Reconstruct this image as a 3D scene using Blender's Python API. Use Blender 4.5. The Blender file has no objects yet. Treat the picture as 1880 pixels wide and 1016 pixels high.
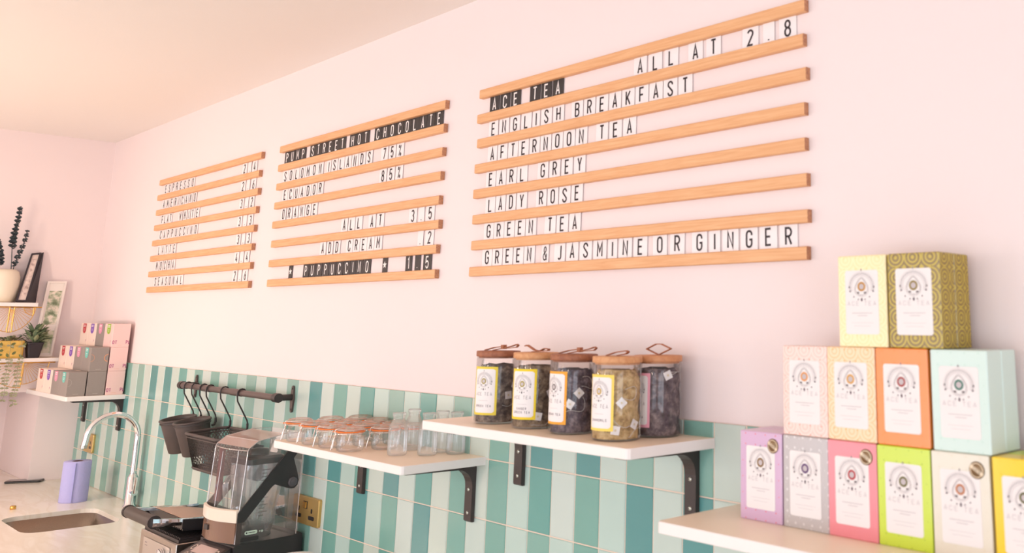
import bpy, math, random
from mathutils import Vector, Matrix
random.seed(7)
S = bpy.context.scene
COL = S.collection
R = math.radians
PI = math.pi
# ------------------------------------------------------------------ camera
CAMP = Vector((4.7079, -1.2019, 1.5422))
yaw, pitch, roll = -0.7494, 0.2018, 0.0045
fw = Vector((math.sin(yaw)*math.cos(pitch), math.cos(yaw)*math.cos(pitch), math.sin(pitch)))
rt = fw.cross(Vector((0, 0, 1))).normalized(); up = rt.cross(fw)
r2 = math.cos(roll)*rt + math.sin(roll)*up
u2 = -math.sin(roll)*rt + math.cos(roll)*up
cd = bpy.data.cameras.new('camera'); cam = bpy.data.objects.new('camera', cd); COL.objects.link(cam)
M = Matrix((r2, u2, -fw)).transposed().to_4x4(); M.translation = CAMP
cam.matrix_world = M
cd.sensor_width = 36; cd.sensor_fit = 'HORIZONTAL'
cd.lens = 36*1732.87/1880
cd.shift_x = (940-1309.1)/1880; cd.shift_y = (235.4-508)/1880
cd.clip_start = 0.02
cd.dof.use_dof = True; cd.dof.focus_distance = 2.8; cd.dof.aperture_fstop = 6.3
S.camera = cam
# ------------------------------------------------------------------ world, lights, exposure
S.view_settings.view_transform = 'Standard'; S.view_settings.look = 'None'
try: S.cycles.transparent_max_bounces = 40
except Exception: pass
S.view_settings.gamma = 1; S.view_settings.use_curve_mapping = False
S.view_settings.exposure = 0.03
W = bpy.data.worlds.new('world'); S.world = W; W.use_nodes = True
W.node_tree.nodes['Background'].inputs[0].default_value = (0.62, 0.78, 1, 1)
W.node_tree.nodes['Background'].inputs[1].default_value = 1.2

def area(name, loc, rot, sx, sy, power, col):
    l = bpy.data.lights.new(name, 'AREA'); l.shape = 'RECTANGLE'; l.size = sx; l.size_y = sy
    l.energy = power; l.color = col
    o = bpy.data.objects.new(name, l); COL.objects.link(o); o.location = loc; o.rotation_euler = rot
    return o
# daylight entering through the two shop windows opposite the tiled wall and the glazed end wall
WINX = [(.55, 2.25), (2.75, 4.45), (4.95, 6.65)]
for (a_, c_), p_ in zip(WINX, (29, 27, 23)):
    area('window_daylight', ((a_+c_)/2, -4.12, 1.25), (R(90), 0, 0), 1.7, 1.7, p_, (.88, .95, 1))
area('window_daylight', (7.34, -2.2, 1.25), (R(90), 0, R(90)), 2.4, 1.7, 50, (.88, .95, 1))
LAMPS = [(1.35, -1.75, 1.75), (.95, -1.12, 1.52), (1.9, -2.3, 1.75), (3.1, -2.4, 1.85), (4.3, -2.4, 1.9)]  # second one is added, out of view, to brighten the lower left
LAMPP = [9, 11, 7, 4, 3]
for (x, y, z), p in zip(LAMPS, LAMPP):
    l = bpy.data.lights.new('pendant_bulb_light', 'POINT'); l.energy = p; l.color = (1, .80, .62); l.shadow_soft_size = .045
    o = bpy.data.objects.new('pendant_bulb_light', l); COL.objects.link(o); o.location = (x, y, z-.15)

# ------------------------------------------------------------------ materials
def nm(name):
    m = bpy.data.materials.new(name); m.use_nodes = True
    return m, m.node_tree, m.node_tree.nodes['Principled BSDF']
def srgb(c):
    return tuple(((v/255)/12.92 if v/255 <= .04045 else ((v/255+.055)/1.055)**2.4) for v in c) + (1,)
def mat(name, c, rough=.5, metal=0, coat=0, noise=0, nscale=40, bump=0, spec=.5, sss=0):
    m, nt, b = nm(name)
    col = srgb(c)
    b.inputs['Base Color'].default_value = col
    b.inputs['Roughness'].default_value = rough; b.inputs['Metallic'].default_value = metal
    b.inputs['Coat Weight'].default_value = coat; b.inputs['Specular IOR Level'].default_value = spec
    if noise or bump:
        tc = nt.nodes.new('ShaderNodeTexCoord'); n = nt.nodes.new('ShaderNodeTexNoise')
        n.inputs['Scale'].default_value = nscale; n.inputs['Detail'].default_value = 4
        nt.links.new(tc.outputs['Object'], n.inputs['Vector'])
        if noise:
            mx = nt.nodes.new('ShaderNodeMix'); mx.data_type = 'RGBA'
            mx.inputs[6].default_value = tuple(v*(1-noise) for v in col[:3])+(1,)
            mx.inputs[7].default_value = tuple(min(1, v*(1+noise)) for v in col[:3])+(1,)
            nt.links.new(n.outputs['Fac'], mx.inputs[0]); nt.links.new(mx.outputs[2], b.inputs['Base Color'])
        if bump:
            bp = nt.nodes.new('ShaderNodeBump'); bp.inputs['Strength'].default_value = bump; bp.inputs['Distance'].default_value = .002
            nt.links.new(n.outputs['Fac'], bp.inputs['Height']); nt.links.new(bp.outputs['Normal'], b.inputs['Normal'])
    return m
def wood(name, c1, c2, scale=(1.2, 60, 60), rough=.5):
    m, nt, b = nm(name)
    tc = nt.nodes.new('ShaderNodeTexCoord'); mp = nt.nodes.new('ShaderNodeMapping'); mp.inputs['Scale'].default_value = scale
    n = nt.nodes.new('ShaderNodeTexNoise'); n.inputs['Scale'].default_value = 4; n.inputs['Detail'].default_value = 5; n.inputs['Distortion'].default_value = .6
    cr = nt.nodes.new('ShaderNodeValToRGB')
    cr.color_ramp.elements[0].position = .3; cr.color_ramp.elements[0].color = srgb(c1)
    cr.color_ramp.elements[1].position = .7; cr.color_ramp.elements[1].color = srgb(c2)
    oi = nt.nodes.new('ShaderNodeObjectInfo'); ad = nt.nodes.new('ShaderNodeVectorMath'); ad.operation = 'ADD'
    nt.links.new(tc.outputs['Object'], ad.inputs[0]); nt.links.new(oi.outputs['Location'], ad.inputs[1])
    nt.links.new(ad.outputs[0], mp.inputs[0]); nt.links.new(mp.outputs[0], n.inputs['Vector'])
    nt.links.new(n.outputs['Fac'], cr.inputs[0]); nt.links.new(cr.outputs[0], b.inputs['Base Color'])
    b.inputs['Roughness'].default_value = rough
    return m
def glass(name, tint=(1, 1, 1), fac=.06, body=0.0, bodyc=(240, 235, 230)):
    # thin-walled clear glass or plastic: clear transmission, Fresnel reflection and a trace of haze
    m = bpy.data.materials.new(name); m.use_nodes = True; nt = m.node_tree; nt.nodes.clear()
    out = nt.nodes.new('ShaderNodeOutputMaterial'); tr = nt.nodes.new('ShaderNodeBsdfTransparent'); gl = nt.nodes.new('ShaderNodeBsdfGlossy')
    tr.inputs[0].default_value = tuple(tint)+(1,); gl.inputs['Roughness'].default_value = .04
    fr = nt.nodes.new('ShaderNodeLayerWeight'); fr.inputs['Blend'].default_value = .32
    ma = nt.nodes.new('ShaderNodeMath'); ma.operation = 'MULTIPLY_ADD'; ma.inputs[1].default_value = .55; ma.inputs[2].default_value = fac
    ma.use_clamp = True
    mx = nt.nodes.new('ShaderNodeMixShader')
    nt.links.new(fr.outputs['Fresnel'], ma.inputs[0]); nt.links.new(ma.outputs[0], mx.inputs[0])
    base = tr.outputs[0]
    if body:
        df = nt.nodes.new('ShaderNodeBsdfDiffuse'); df.inputs[0].default_value = srgb(bodyc)
        m2 = nt.nodes.new('ShaderNodeMixShader'); m2.inputs[0].default_value = body
        nt.links.new(base, m2.inputs[1]); nt.links.new(df.outputs[0], m2.inputs[2]); base = m2.outputs[0]
    nt.links.new(base, mx.inputs[1]); nt.links.new(gl.outputs[0], mx.inputs[2])
    nt.links.new(mx.outputs[0], out.inputs[0])
    return m
def pattern(name, c, c2, scale=90, rough=.35, kind='rings', amt=.5):
    # printed geometric pattern of a tea carton
    m, nt, b = nm(name)
    tc = nt.nodes.new('ShaderNodeTexCoord'); mp = nt.nodes.new('ShaderNodeMapping')
    sx = nt.nodes.new('ShaderNodeSeparateXYZ'); ad = nt.nodes.new('ShaderNodeMath'); cx_ = nt.nodes.new('ShaderNodeCombineXYZ')
    nt.links.new(tc.outputs['Object'], sx.inputs[0]); nt.links.new(sx.outputs[0], ad.inputs[0]); nt.links.new(sx.outputs[1], ad.inputs[1])
    nt.links.new(ad.outputs[0], cx_.inputs[0]); nt.links.new(sx.outputs[2], cx_.inputs[2]); nt.links.new(cx_.outputs[0], mp.inputs[0])
    mp.inputs['Scale'].default_value = (scale, scale, scale)
    fr = nt.nodes.new('ShaderNodeVectorMath'); fr.operation = 'FRACTION'
    nt.links.new(mp.outputs[0], fr.inputs[0])
    sb = nt.nodes.new('ShaderNodeVectorMath'); sb.operation = 'SUBTRACT'; sb.inputs[1].default_value = (.5, .5, .5)
    nt.links.new(fr.outputs[0], sb.inputs[0])
    sp = nt.nodes.new('ShaderNodeVectorMath'); sp.operation = 'MULTIPLY'; sp.inputs[1].default_value = (1, 0, 1)
    nt.links.new(sb.outputs[0], sp.inputs[0])
    ln = nt.nodes.new('ShaderNodeVectorMath'); ln.operation = 'LENGTH'; nt.links.new(sp.outputs[0], ln.inputs[0])
    cr = nt.nodes.new('ShaderNodeValToRGB'); el = cr.color_ramp.elements
    a, d = srgb(c), srgb(c2)
    mid = tuple(a[i]*(1-amt)+d[i]*amt for i in range(3))+(1,)
    if kind == 'rings':
        ps = [(0, a), (.09, a), (.12, mid), (.19, mid), (.22, a), (.29, a), (.32, mid), (.39, mid), (.42, a), (.49, a), (.52, mid), (.58, mid), (.61, a), (.7, a)]
    elif kind == 'dots':
        ps = [(0, d), (.1, d), (.14, a), (.5, a)]
    else:
        ps = [(0, a), (.5, a)]
    el[0].position, el[0].color = ps[0]; el[1].position, el[1].color = ps[-1]
    for p_, c_ in ps[1:-1]:
        e = el.new(p_); e.color = c_
    nt.links.new(ln.outputs['Value'], cr.inputs[0]); nt.links.new(cr.outputs[0], b.inputs['Base Color'])
    b.inputs['Roughness'].default_value = rough; b.inputs['Coat Weight'].default_value = .5; b.inputs['Coat Roughness'].default_value = .12
    return m

m_wall = mat('pink_wall_paint', (246, 228, 226), .75, noise=.012, nscale=3)
m_ceil = mat('cream_ceiling_paint', (247, 238, 232), .85)
m_front = mat('far_side_wall_paint', (244, 236, 232), .9)
m_floor = wood('pale_oak_floor', (222, 208, 192), (232, 218, 202), (1, 8, 1))
m_grout = mat('pale_grout', (240, 214, 196), .8)
TL = [mat('glazed_tile_light_%d' % i, c, .22, noise=.035, nscale=9, bump=.05) for i, c in enumerate([(201, 214, 205), (206, 217, 209), (190, 211, 202), (204, 214, 203)])]
TD = [mat('glazed_tile_dark_%d' % i, c, .2, noise=.05, nscale=9, bump=.05) for i, c in enumerate([(126, 174, 162), (134, 178, 166), (108, 166, 157), (146, 182, 170), (98, 154, 152)])]
m_oak = wood('oak_strip', (228, 164, 114), (241, 187, 138), (3, 60, 60), .5)
m_oakend = wood('oak_end_grain', (170, 112, 84), (206, 146, 106), (60, 60, 60), .6)
m_cardw = mat('white_letter_card', (249, 240, 240), .45)
m_cardb = mat('black_letter_card', (46, 42, 44), .45)
m_inkb = mat('black_ink', (52, 40, 44), .5)
m_inkw = mat('white_ink', (250, 240, 236), .5)
m_shelfw = mat('white_shelf_edge', (247, 238, 234), .4)
m_shelft = mat('peach_beige_shelf_top', (253, 230, 205), .38, noise=.03, nscale=14)  # peach-beige top face, warmer than the white edges
m_black = mat('matt_black_metal', (52, 44, 43), .42)
m_blackp = mat('black_plastic', (44, 40, 41), .35)
m_brack = mat('brown_black_bracket_paint', (58, 47, 45), .42)
m_rail = mat('brown_black_rail_paint', (92, 76, 72), .4)
m_screw = mat('nickel_screw', (205, 205, 195), .3, .9)
m_chrome = mat('chrome', (235, 235, 238), .06, 1)
m_steel = mat('brushed_steel', (190, 182, 174), .28, 1, noise=.08, nscale=60)
m_sink = mat('satin_sink_steel', (150, 138, 126), .33, 1, noise=.1, nscale=200)
m_brass = mat('antique_brass', (206, 170, 104), .32, .6, noise=.1, nscale=30)
m_brassl = mat('bright_brass', (226, 176, 96), .28, .9)
m_cream = mat('cream_plastic', (243, 226, 208), .4)
m_glass = glass('clear_jar_glass', (.995, .99, .985), .015, .02)
m_lidglass = glass('thick_lid_glass', (.98, .95, .93), .04, .22, (240, 208, 186))
m_bottle = glass('milk_bottle_glass', (.995, .992, .99), .03, .16, (250, 244, 238))
m_plexi = glass('clear_polycarbonate', (.98, .97, .97), .04, .05, (236, 212, 204))
m_jug = glass('clear_jug_plastic', (.98, .98, .98), .07, .12, (235, 236, 236))
m_rubber = mat('orange_rubber_seal', (246, 126, 44), .5)
m_wire = mat('bright_wire', (246, 234, 226), .25, .6)
m_lidw = [wood('walnut_lid', (140, 82, 56), (172, 106, 72), (30, 30, 30)), wood('acacia_lid', (206, 140, 92), (222, 164, 116), (30, 30, 30)), wood('beech_lid', (196, 128, 86), (214, 150, 104), (30, 30, 30))]
m_leather = mat('tan_leather', (178, 108, 72), .6)
m_paperw = mat('white_paper', (243, 235, 233), .6)
m_string = mat('white_cotton', (236, 228, 222), .8)
m_grey = mat('grey_print', (150, 138, 140), .6)
m_lgrey = mat('pale_grey_print', (202, 190, 192), .6)
m_mauve = mat('dark_mauve_print', (92, 70, 82), .6)
m_roll = mat('blue_paper', (186, 182, 232), .9, noise=.04, nscale=120, bump=.4)
m_kraft = mat('kraft_board', (196, 150, 124), .9)
m_leafd = mat('dark_eucalyptus_leaf', (52, 62, 66), .6)
m_leafg = mat('green_leaf', (104, 120, 92), .5, noise=.3, nscale=60)
m_leafl = mat('variegated_leaf', (150, 158, 120), .5, noise=.3, nscale=60)
m_vine = mat('grey_green_vine_leaf', (158, 156, 124), .6, noise=.2, nscale=60)
m_soil = mat('potting_soil', (72, 58, 48), .95)
m_pot = mat('soft_black_plastic', (80, 68, 65), .5)
m_screen = mat('dark_phone_glass', (60, 50, 52), .1)

def marble():
    m, nt, b = nm('cream_marble_worktop')
    tc = nt.nodes.new('ShaderNodeTexCoord'); n = nt.nodes.new('ShaderNodeTexNoise'); n.inputs['Scale'].default_value = 2.2; n.inputs['Detail'].default_value = 6; n.inputs['Distortion'].default_value = 1.8
    mp = nt.nodes.new('ShaderNodeMapping'); mp.inputs['Scale'].default_value = (1, 4, 1); mp.inputs['Rotation'].default_value = (0, 0, .5)
    nt.links.new(tc.outputs['Object'], mp.inputs[0]); nt.links.new(mp.outputs[0], n.inputs['Vector'])
    cr = nt.nodes.new('ShaderNodeValToRGB'); e = cr.color_ramp.elements
    e[0].position = .42; e[0].color = srgb((252, 243, 233)); e[1].position = .6; e[1].color = srgb((252, 243, 233))
    x = e.new(.51); x.color = srgb((245, 233, 219))
    nt.links.new(n.outputs['Fac'], cr.inputs[0]); nt.links.new(cr.outputs[0], b.inputs['Base Color']); b.inputs['Roughness'].default_value = .22
    return m
m_marble = marble()

# ------------------------------------------------------------------ mesh builder
class MB:
    def __init__(s): s.v = []; s.f = []; s.m = []; s.sm = []
    def add(s, vs, fs, mi=0, smooth=False):
        o = len(s.v); s.v += [tuple(v) for v in vs]
        for f in fs: s.f.append(tuple(i+o for i in f)); s.m.append(mi); s.sm.append(smooth)
    def box(s, a, b, mi=0, top=None):
        x0, y0, z0 = a; x1, y1, z1 = b
        vs = [(x0, y0, z0), (x1, y0, z0), (x1, y1, z0), (x0, y1, z0), (x0, y0, z1), (x1, y0, z1), (x1, y1, z1), (x0, y1, z1)]
        s.add(vs, [(0, 3, 2, 1), (0, 1, 5, 4), (1, 2, 6, 5), (2, 3, 7, 6), (3, 0, 4, 7)], mi)
        s.add([vs[i] for i in (4, 5, 6, 7)], [(0, 1, 2, 3)], mi if top is None else top)
    def bbox(s, a, b, c=.001, mi=0):
        # box with chamfered edges
        x0, y0, z0 = a; x1, y1, z1 = b
        rings = []
        for z, i in ((z0, c), (z0+c, 0), (z1-c, 0), (z1, c)):
            rings.append([(x0+i+c, y0+i, z), (x1-i-c, y0+i, z), (x1-i, y0+i+c, z), (x1-i, y1-i-c, z), (x1-i-c, y1-i, z), (x0+i+c, y1-i, z), (x0+i, y1-i-c, z), (x0+i, y0+i+c, z)])
        s.loft(rings, mi, cap=True)
    def loft(s, rings, mi=0, cap=False, closed=True, smooth=False):
        n = len(rings[0]); vs = [p for r in rings for p in r]; fs = []
        for i in range(len(rings)-1):
            for j in range(n if closed else n-1):
                k = (j+1) % n
                fs.append((i*n+j, i*n+k, (i+1)*n+k, (i+1)*n+j))
        s.add(vs, fs, mi, smooth)
        if cap:
            s.add(rings[0], [tuple(range(n))[::-1]], mi); s.add(rings[-1], [tuple(range(n))], mi)
    def lathe(s, prof, c=(0, 0, 0), n=32, mi=0, cap0=False, cap1=False, smooth=True, axis='z'):
        rings = []
        for r, z in prof:
            ring = []
            for i in range(n):
                a = 2*PI*i/n; p = (r*math.cos(a), r*math.sin(a), z)
                if axis == 'y': p = (p[0], -p[2], p[1])
                if axis == 'x': p = (p[2], p[0], p[1])
                ring.append((c[0]+p[0], c[1]+p[1], c[2]+p[2]))
            rings.append(ring)
        s.loft(rings, mi, smooth=smooth)
        if cap0: s.add(rings[0], [tuple(range(n))[::-1]], mi)
        if cap1: s.add(rings[-1], [tuple(range(n))], mi)
    def tube(s, pts, r, n=8, mi=0, cap=True, closed=False):
        pts = [Vector(p) for p in pts]; rings = []; N = len(pts)
        t0 = None; nrm = None
        for i, p in enumerate(pts):
            if closed: t = (pts[(i+1) % N]-pts[i-1]).normalized()
            else: t = (pts[min(i+1, N-1)]-pts[max(i-1, 0)]).normalized()
            if nrm is None:
                nrm = t.orthogonal().normalized()
            else:
                nrm = (nrm - t*nrm.dot(t))
                nrm = nrm.normalized() if nrm.length > 1e-6 else t.orthogonal().normalized()
            b = t.cross(nrm); rr = r[i] if isinstance(r, (list, tuple)) else r
            rings.append([tuple(p+rr*(math.cos(2*PI*k/n)*nrm+math.sin(2*PI*k/n)*b)) for k in range(n)])
        if closed: rings.append(rings[0])
        s.loft(rings, mi, cap=cap and not closed, smooth=True)
    def prism(s, poly, fr, d, mi=0):
        # poly: 2-D outline, fr: function (u,v,w)->3-D, extruded w from d[0] to d[1]
        n = len(poly)
        a = [fr(u, v, d[0]) for u, v in poly]; b = [fr(u, v, d[1]) for u, v in poly]
        s.add(a+b, [tuple(range(n))[::-1], tuple(range(n, 2*n))]+[(i, (i+1) % n, n+(i+1) % n, n+i) for i in range(n)], mi)
    def flat(s, polys, fr, w=0, mi=0):
        for poly in polys: s.add([fr(u, v, w) for u, v in poly], [tuple(range(len(poly)))], mi)
    def obj(s, name, mats, parent=None, loc=None, rot=None):
        me = bpy.data.meshes.new(name); me.from_pydata(s.v, [], s.f)
        mats = mats if isinstance(mats, (list, tuple)) else [mats]
        for m_ in mats: me.materials.append(m_)
        me.polygons.foreach_set('material_index', s.m)
        me.polygons.foreach_set('use_smooth', s.sm); me.validate(); me.update()
        o = bpy.data.objects.new(name, me); COL.objects.link(o)
        if parent: o.parent = parent
        if loc: o.location = loc
        if rot: o.rotation_euler = rot
        return o
def tag(o, label, cat, group=None, kind=None):
    if label: o['label'] = label
    if cat: o['category'] = cat
    if group: o['group'] = group
    if kind: o['kind'] = kind
    return o
def thing(name, label, cat, loc=(0, 0, 0), rz=0, group=None):
    o = bpy.data.objects.new(name, None); o.empty_display_size = .02; COL.objects.link(o); o.location = loc; o.rotation_euler = (0, 0, rz)
    return tag(o, label, cat, group)
def struct(o): o['kind'] = 'structure'; return o
def dup(root, loc, label, rz=None, group=None):
    r = root.copy(); COL.objects.link(r); r.location = loc; r['label'] = label
    if rz is not None: r.rotation_euler = (0, 0, rz)
    if group: r['group'] = group
    for ch in root.children:
        c = ch.copy(); COL.objects.link(c); c.parent = r
        for g in ch.children:
            d = g.copy(); COL.objects.link(d); d.parent = c
    return r
def FR(o, ux, uy):
    o = Vector(o); ux = Vector(ux).normalized(); uy = Vector(uy).normalized(); n = ux.cross(uy)
    return lambda u, v, w=0: tuple(o+ux*u+uy*v+n*w)
def fXZ(x=0, y=0, z=0): return lambda u, v, w=0: (x+u, y-w, z+v)       # faces -Y
def fYZ(x=0, y=0, z=0): return lambda u, v, w=0: (x+w, y+u, z+v)       # faces +X

# ------------------------------------------------------------------ stroke lettering
WI, HI = .37, .87
def el(cx, cy, rx, ry, a0, a1, n=10):
    return [(cx+rx*math.cos(R(a0+(a1-a0)*i/n)), cy+ry*math.sin(R(a0+(a1-a0)*i/n))) for i in range(n+1)]
h = WI/2
GL = {
 'A': [[(0, 0), (h, HI), (WI, 0)], [(.06, .26), (WI-.06, .26)]],
 'B': [[(0, 0), (0, HI)]+el(WI-.17, HI-.2, .16, .2, 90, -90)+[(0, HI-.4)], [(0, HI-.4)]+el(WI-.18, .235, .18, .235, 90, -90)+[(0, 0)]],
 'C': [[(WI, HI-h-.06)]+el(h, HI-h, h, h, 0, 180)+el(h, h, h, h, 180, 360)+[(WI, h+.06)]],
 'D': [[(0, 0), (0, HI)]+el(WI-.2, HI-.2, .2, .2, 90, 0)+el(WI-.2, .2, .2, .2, 0, -90)+[(0, 0)]],
 'E': [[(WI-.02, HI), (0, HI), (0, 0), (WI-.02, 0)], [(0, .45), (WI-.06, .45)]],
 'F': [[(WI-.02, HI), (0, HI), (0, 0)], [(0, .42), (WI-.07, .42)]],
 'G': [[(WI, HI-h-.05)]+el(h, HI-h, h, h, 0, 180)+el(h, h, h, h, 180, 360)+[(WI, .4), (h+.02, .4)]],
 'H': [[(0, 0), (0, HI)], [(WI, 0), (WI, HI)], [(0, .44), (WI, .44)]],
 'I': [[(0, 0), (0, HI)]],
 'J': [[(WI*.8, HI), (WI*.8, h*.8)]+el(h*.8, h*.8, h*.8, h*.8, 0, -150)],
 'K': [[(0, 0), (0, HI)], [(WI, HI), (0, .32)], [(.12, .46), (WI, 0)]],
 'L': [[(0, HI), (0, 0), (WI-.02, 0)]],
 'M': [[(0, 0), (0, HI), (.22, .3), (.44, HI), (.44, 0)]],
 'N': [[(0, 0), (0, HI), (WI, 0), (WI, HI)]],
 'O': [el(h, HI-h, h, h, 0, 180)+el(h, h, h, h, 180, 360)+[(WI, HI-h)]],
 'P': [[(0, 0), (0, HI)]+el(WI-.21, HI-.22, .21, .22, 90, -90)+[(0, HI-.44)]],
 'R': [[(0, 0), (0, HI)]+el(WI-.2, HI-.22, .2, .22, 90, -90)+[(0, HI-.44)], [(h, HI-.44), (WI, 0)]],
 'S': [[(WI, HI-h-.02)]+el(h, HI-h, h, h, 0, 205)+el(h, h, h, h, 25, -180)+[(0, h+.02)]],
 'T': [[(0, HI), (WI, HI)], [(h, HI), (h, 0)]],
 'U': [[(0, HI)]+el(h, h, h, h, 180, 360)+[(WI, HI)]],
 'V': [[(0, HI), (h, 0), (WI, HI)]],
 'W': [[(0, HI), (.12, 0), (.25, .6), (.38, 0), (.5, HI)]],
 'Y': [[(0, HI), (h, .38), (WI, HI)], [(h, .38), (h, 0)]],
 '0': [el(h, HI-h, h, h, 0, 180)+el(h, h, h, h, 180, 360)+[(WI, HI-h)]],
 '1': [[(0, HI-.16), (.14, HI), (.14, 0)]],
 '2': [el(h, HI-h, h, h, 170, -35)+[(0, 0), (WI, 0)]],
 '3': [el(h, HI-.2, h*.95, .2, 150, -90)[:-1]+[(h, .47)], [(h, .47)]+el(h, .235, h, .235, 90, -160)],
 '4': [[(WI*.5, HI), (0, .2), (WI, .2)], [(WI*.74, .45), (WI*.74, 0)]],
 '5': [[(WI-.02, HI), (.02, HI), (0, .44)]+el(h, .27, h, .27, 130, -160)],
 '6': [el(h, .25, h, .25, 150, 510, 18), [(.03, .36), (WI*.72, HI)]],
 '7': [[(0, HI), (WI, HI), (WI*.3, 0)]],
 '8': [el(h, HI-.2, h*.88, .2, 90, 450, 18), el(h, .235, h, .235, 90, 450, 18)],
 '.': [[(0, 0), (0, .06)]],
 '%': [el(.08, HI-.1, .07, .1, 0, 360, 12), el(WI-.08, .1, .07, .1, 0, 360, 12), [(.03, 0), (WI-.03, HI)]],
 '&': [[(WI, 0), (.08, .6)]+el(.19, .7, .11, .17, 190, 0)[1:]+el(.19, .7, .11, .17, 0, -50)+el(.17, .22, .17, .22, 130, 330)+[(WI, .42)]],
}
def gwidth(ch): return {'M': .57, 'W': .63, 'I': .13, '.': .13, '1': .27, 'J': .43, ' ': .35, '*': .5}.get(ch, .5)
def ribbon(pts, hw):
    # one strip of quads round a centreline with mitred corners
    P = [Vector(p) for p in pts]
    Q = [P[0]]
    for p in P[1:]:
        if (p-Q[-1]).length > 1e-4: Q.append(p)
    closed = (Q[0]-Q[-1]).length < 1e-3 and len(Q) > 3
    if closed: Q = Q[:-1]
    n = len(Q); out = []; L = []; Rr = []
    for i in range(n):
        a = Q[i-1] if (i > 0 or closed) else None
        b = Q[(i+1) % n] if (i < n-1 or closed) else None
        d1 = (Q[i]-a).normalized() if a is not None else None
        d2 = (b-Q[i]).normalized() if b is not None else None
        if d1 is None: d1 = d2
        if d2 is None: d2 = d1
        t = d1+d2
        t = t.normalized() if t.length > 1e-3 else d1
        nn = Vector((-t.y, t.x)); c = max(.42, nn.dot(Vector((-d1.y, d1.x))))
        L.append(Q[i]+nn*hw/c); Rr.append(Q[i]-nn*hw/c)
    for i in range(n if closed else n-1):
        k = (i+1) % n
        out.append([tuple(L[i]), tuple(Rr[i]), tuple(Rr[k]), tuple(L[k])])
    return out
def star(cx, cy, r):
    pts = [(cx+(r if i % 2 == 0 else r*.42)*math.sin(PI*i/5), cy+(r if i % 2 == 0 else r*.42)*math.cos(PI*i/5)) for i in range(10)]
    return [pts[::-1]]
def glyph(ch, H, x=0, y=0, sw=.13, xs=1.0):
    if ch == '*': return star(x+.25*H*xs, y+.5*H, .33*H)
    out = []
    for pl in GL.get(ch, []):
        out += ribbon([(x+(px*xs+.065)*H, y+(py+.065)*H) for px, py in pl], sw*H/2)
    return out
def text(st, H, x=0, y=0, sp=.18, sw=.13, xs=1.0):
    out = []; cx = x
    for ch in st:
        if ch != ' ': out += glyph(ch, H, cx, y, sw, xs)
        cx += (gwidth(ch)*xs+sp)*H
    return out, cx-sp*H-x
def ctext(st, H, cx, y, **k):
    _, w = text(st, H, 0, 0, **k); return text(st, H, cx-w/2, y, **k)[0]
def rrect(x0, y0, x1, y1, r, n=5):
    p = []
    for cx, cy, a in ((x1-r, y1-r, 0), (x0+r, y1-r, 90), (x0+r, y0+r, 180), (x1-r, y0+r, 270)):
        for i in range(n+1):
            t = R(a+90*i/n); p.append((cx+r*math.cos(t), cy+r*math.sin(t)))
    return p
def squiggle(cx, y, w, amp, n, hw):
    pts = [(cx-w/2+w*i/n, y+amp*math.sin(i*2.1)*(.6+.4*math.sin(i*5.3))) for i in range(n+1)]
    return ribbon(pts, hw)
def disc(cx, cy, r, n=20): return [(cx+r*math.cos(2*PI*i/n), cy+r*math.sin(2*PI*i/n)) for i in range(n)]
def ring(cx, cy, r, hw, n=24): return ribbon([(cx+r*math.cos(2*PI*i/n), cy+r*math.sin(2*PI*i/n)) for i in range(n+1)], hw)

# ================================================================== ROOM SHELL
XR, YF, ZC = 7.2, -4.0, 2.30
b = MB(); b.box((-.5, 0, 0), (XR+.1, .12, ZC+.1)); struct(b.obj('wall_back', m_wall))
# left wall; a niche opens beside the tiled corner above the worktop
b = MB(); b.box((-.12, -.15, 0), (0, 0, ZC)); b.box((-.12, YF, 1.25), (0, -.15, ZC)); b.box((-.12, YF, 0), (0, -.15, .86))
b.box((-.12, YF, .86), (0, -1.2, 1.25)); b.box((-.52, -.15, .86), (-.12, -.03, 1.3)); b.box((-.62, -1.3, .86), (-.52, -.03, 1.3)); b.box((-.52, -1.3, .86), (-.12, -1.2, 1.3)); b.box((-.52, -1.2, 1.25), (-.12, -.15, 1.3))
struct(b.obj('wall_left', m_wall))
# right wall with a glazed opening
b = MB(); b.box((XR, YF, 0), (XR+.12, 0, .4)); b.box((XR, YF, 2.1), (XR+.12, 0, ZC)); b.box((XR, YF, .4), (XR+.12, -3.4, 2.1)); b.box((XR, -1, .4), (XR+.12, 0, 2.1)); struct(b.obj('wall_right', m_front))
b = MB()
for x0, x1 in ((-.12, .55), (2.25, 2.75), (4.45, 4.95), (6.65, XR+.12)): b.box((x0, YF-.12, 0), (x1, YF, ZC))
for x0, x1 in WINX: b.box((x0, YF-.12, 0), (x1, YF, .4)); b.box((x0, YF-.12, 2.1), (x1, YF, ZC))
struct(b.obj('wall_front', m_front))
b = MB(); b.box((-.7, YF-.12, -.06), (XR+.12, .12, 0)); struct(b.obj('floor', m_floor))
b = MB(); b.box((-.7, YF-.12, ZC), (XR+.12, .12, ZC+.08)); struct(b.obj('ceiling', m_ceil))
m_pane = glass('window_glass', (.98, .99, 1), .02)
wn = 0
for x0, x1 in WINX:
    wn += 1; b = MB()
    for a, c in (((x0, .4), (x0+.05, 2.1)), ((x1-.05, .4), (x1, 2.1)), ((x0, .4), (x1, .45)), ((x0, 2.05), (x1, 2.1)), (((x0+x1)/2-.025, .4), ((x0+x1)/2+.025, 2.1)), ((x0, 1.5), (x1, 1.54))):
        b.box((a[0], YF-.09, a[1]), (c[0], YF-.03, c[1]))
    w = struct(b.obj('window_%d' % wn, m_shelfw)); b = MB(); b.box((x0+.04, YF-.065, .44), (x1-.04, YF-.06, 2.06)); b.obj('pane', m_pane, w)
b = MB()
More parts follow.
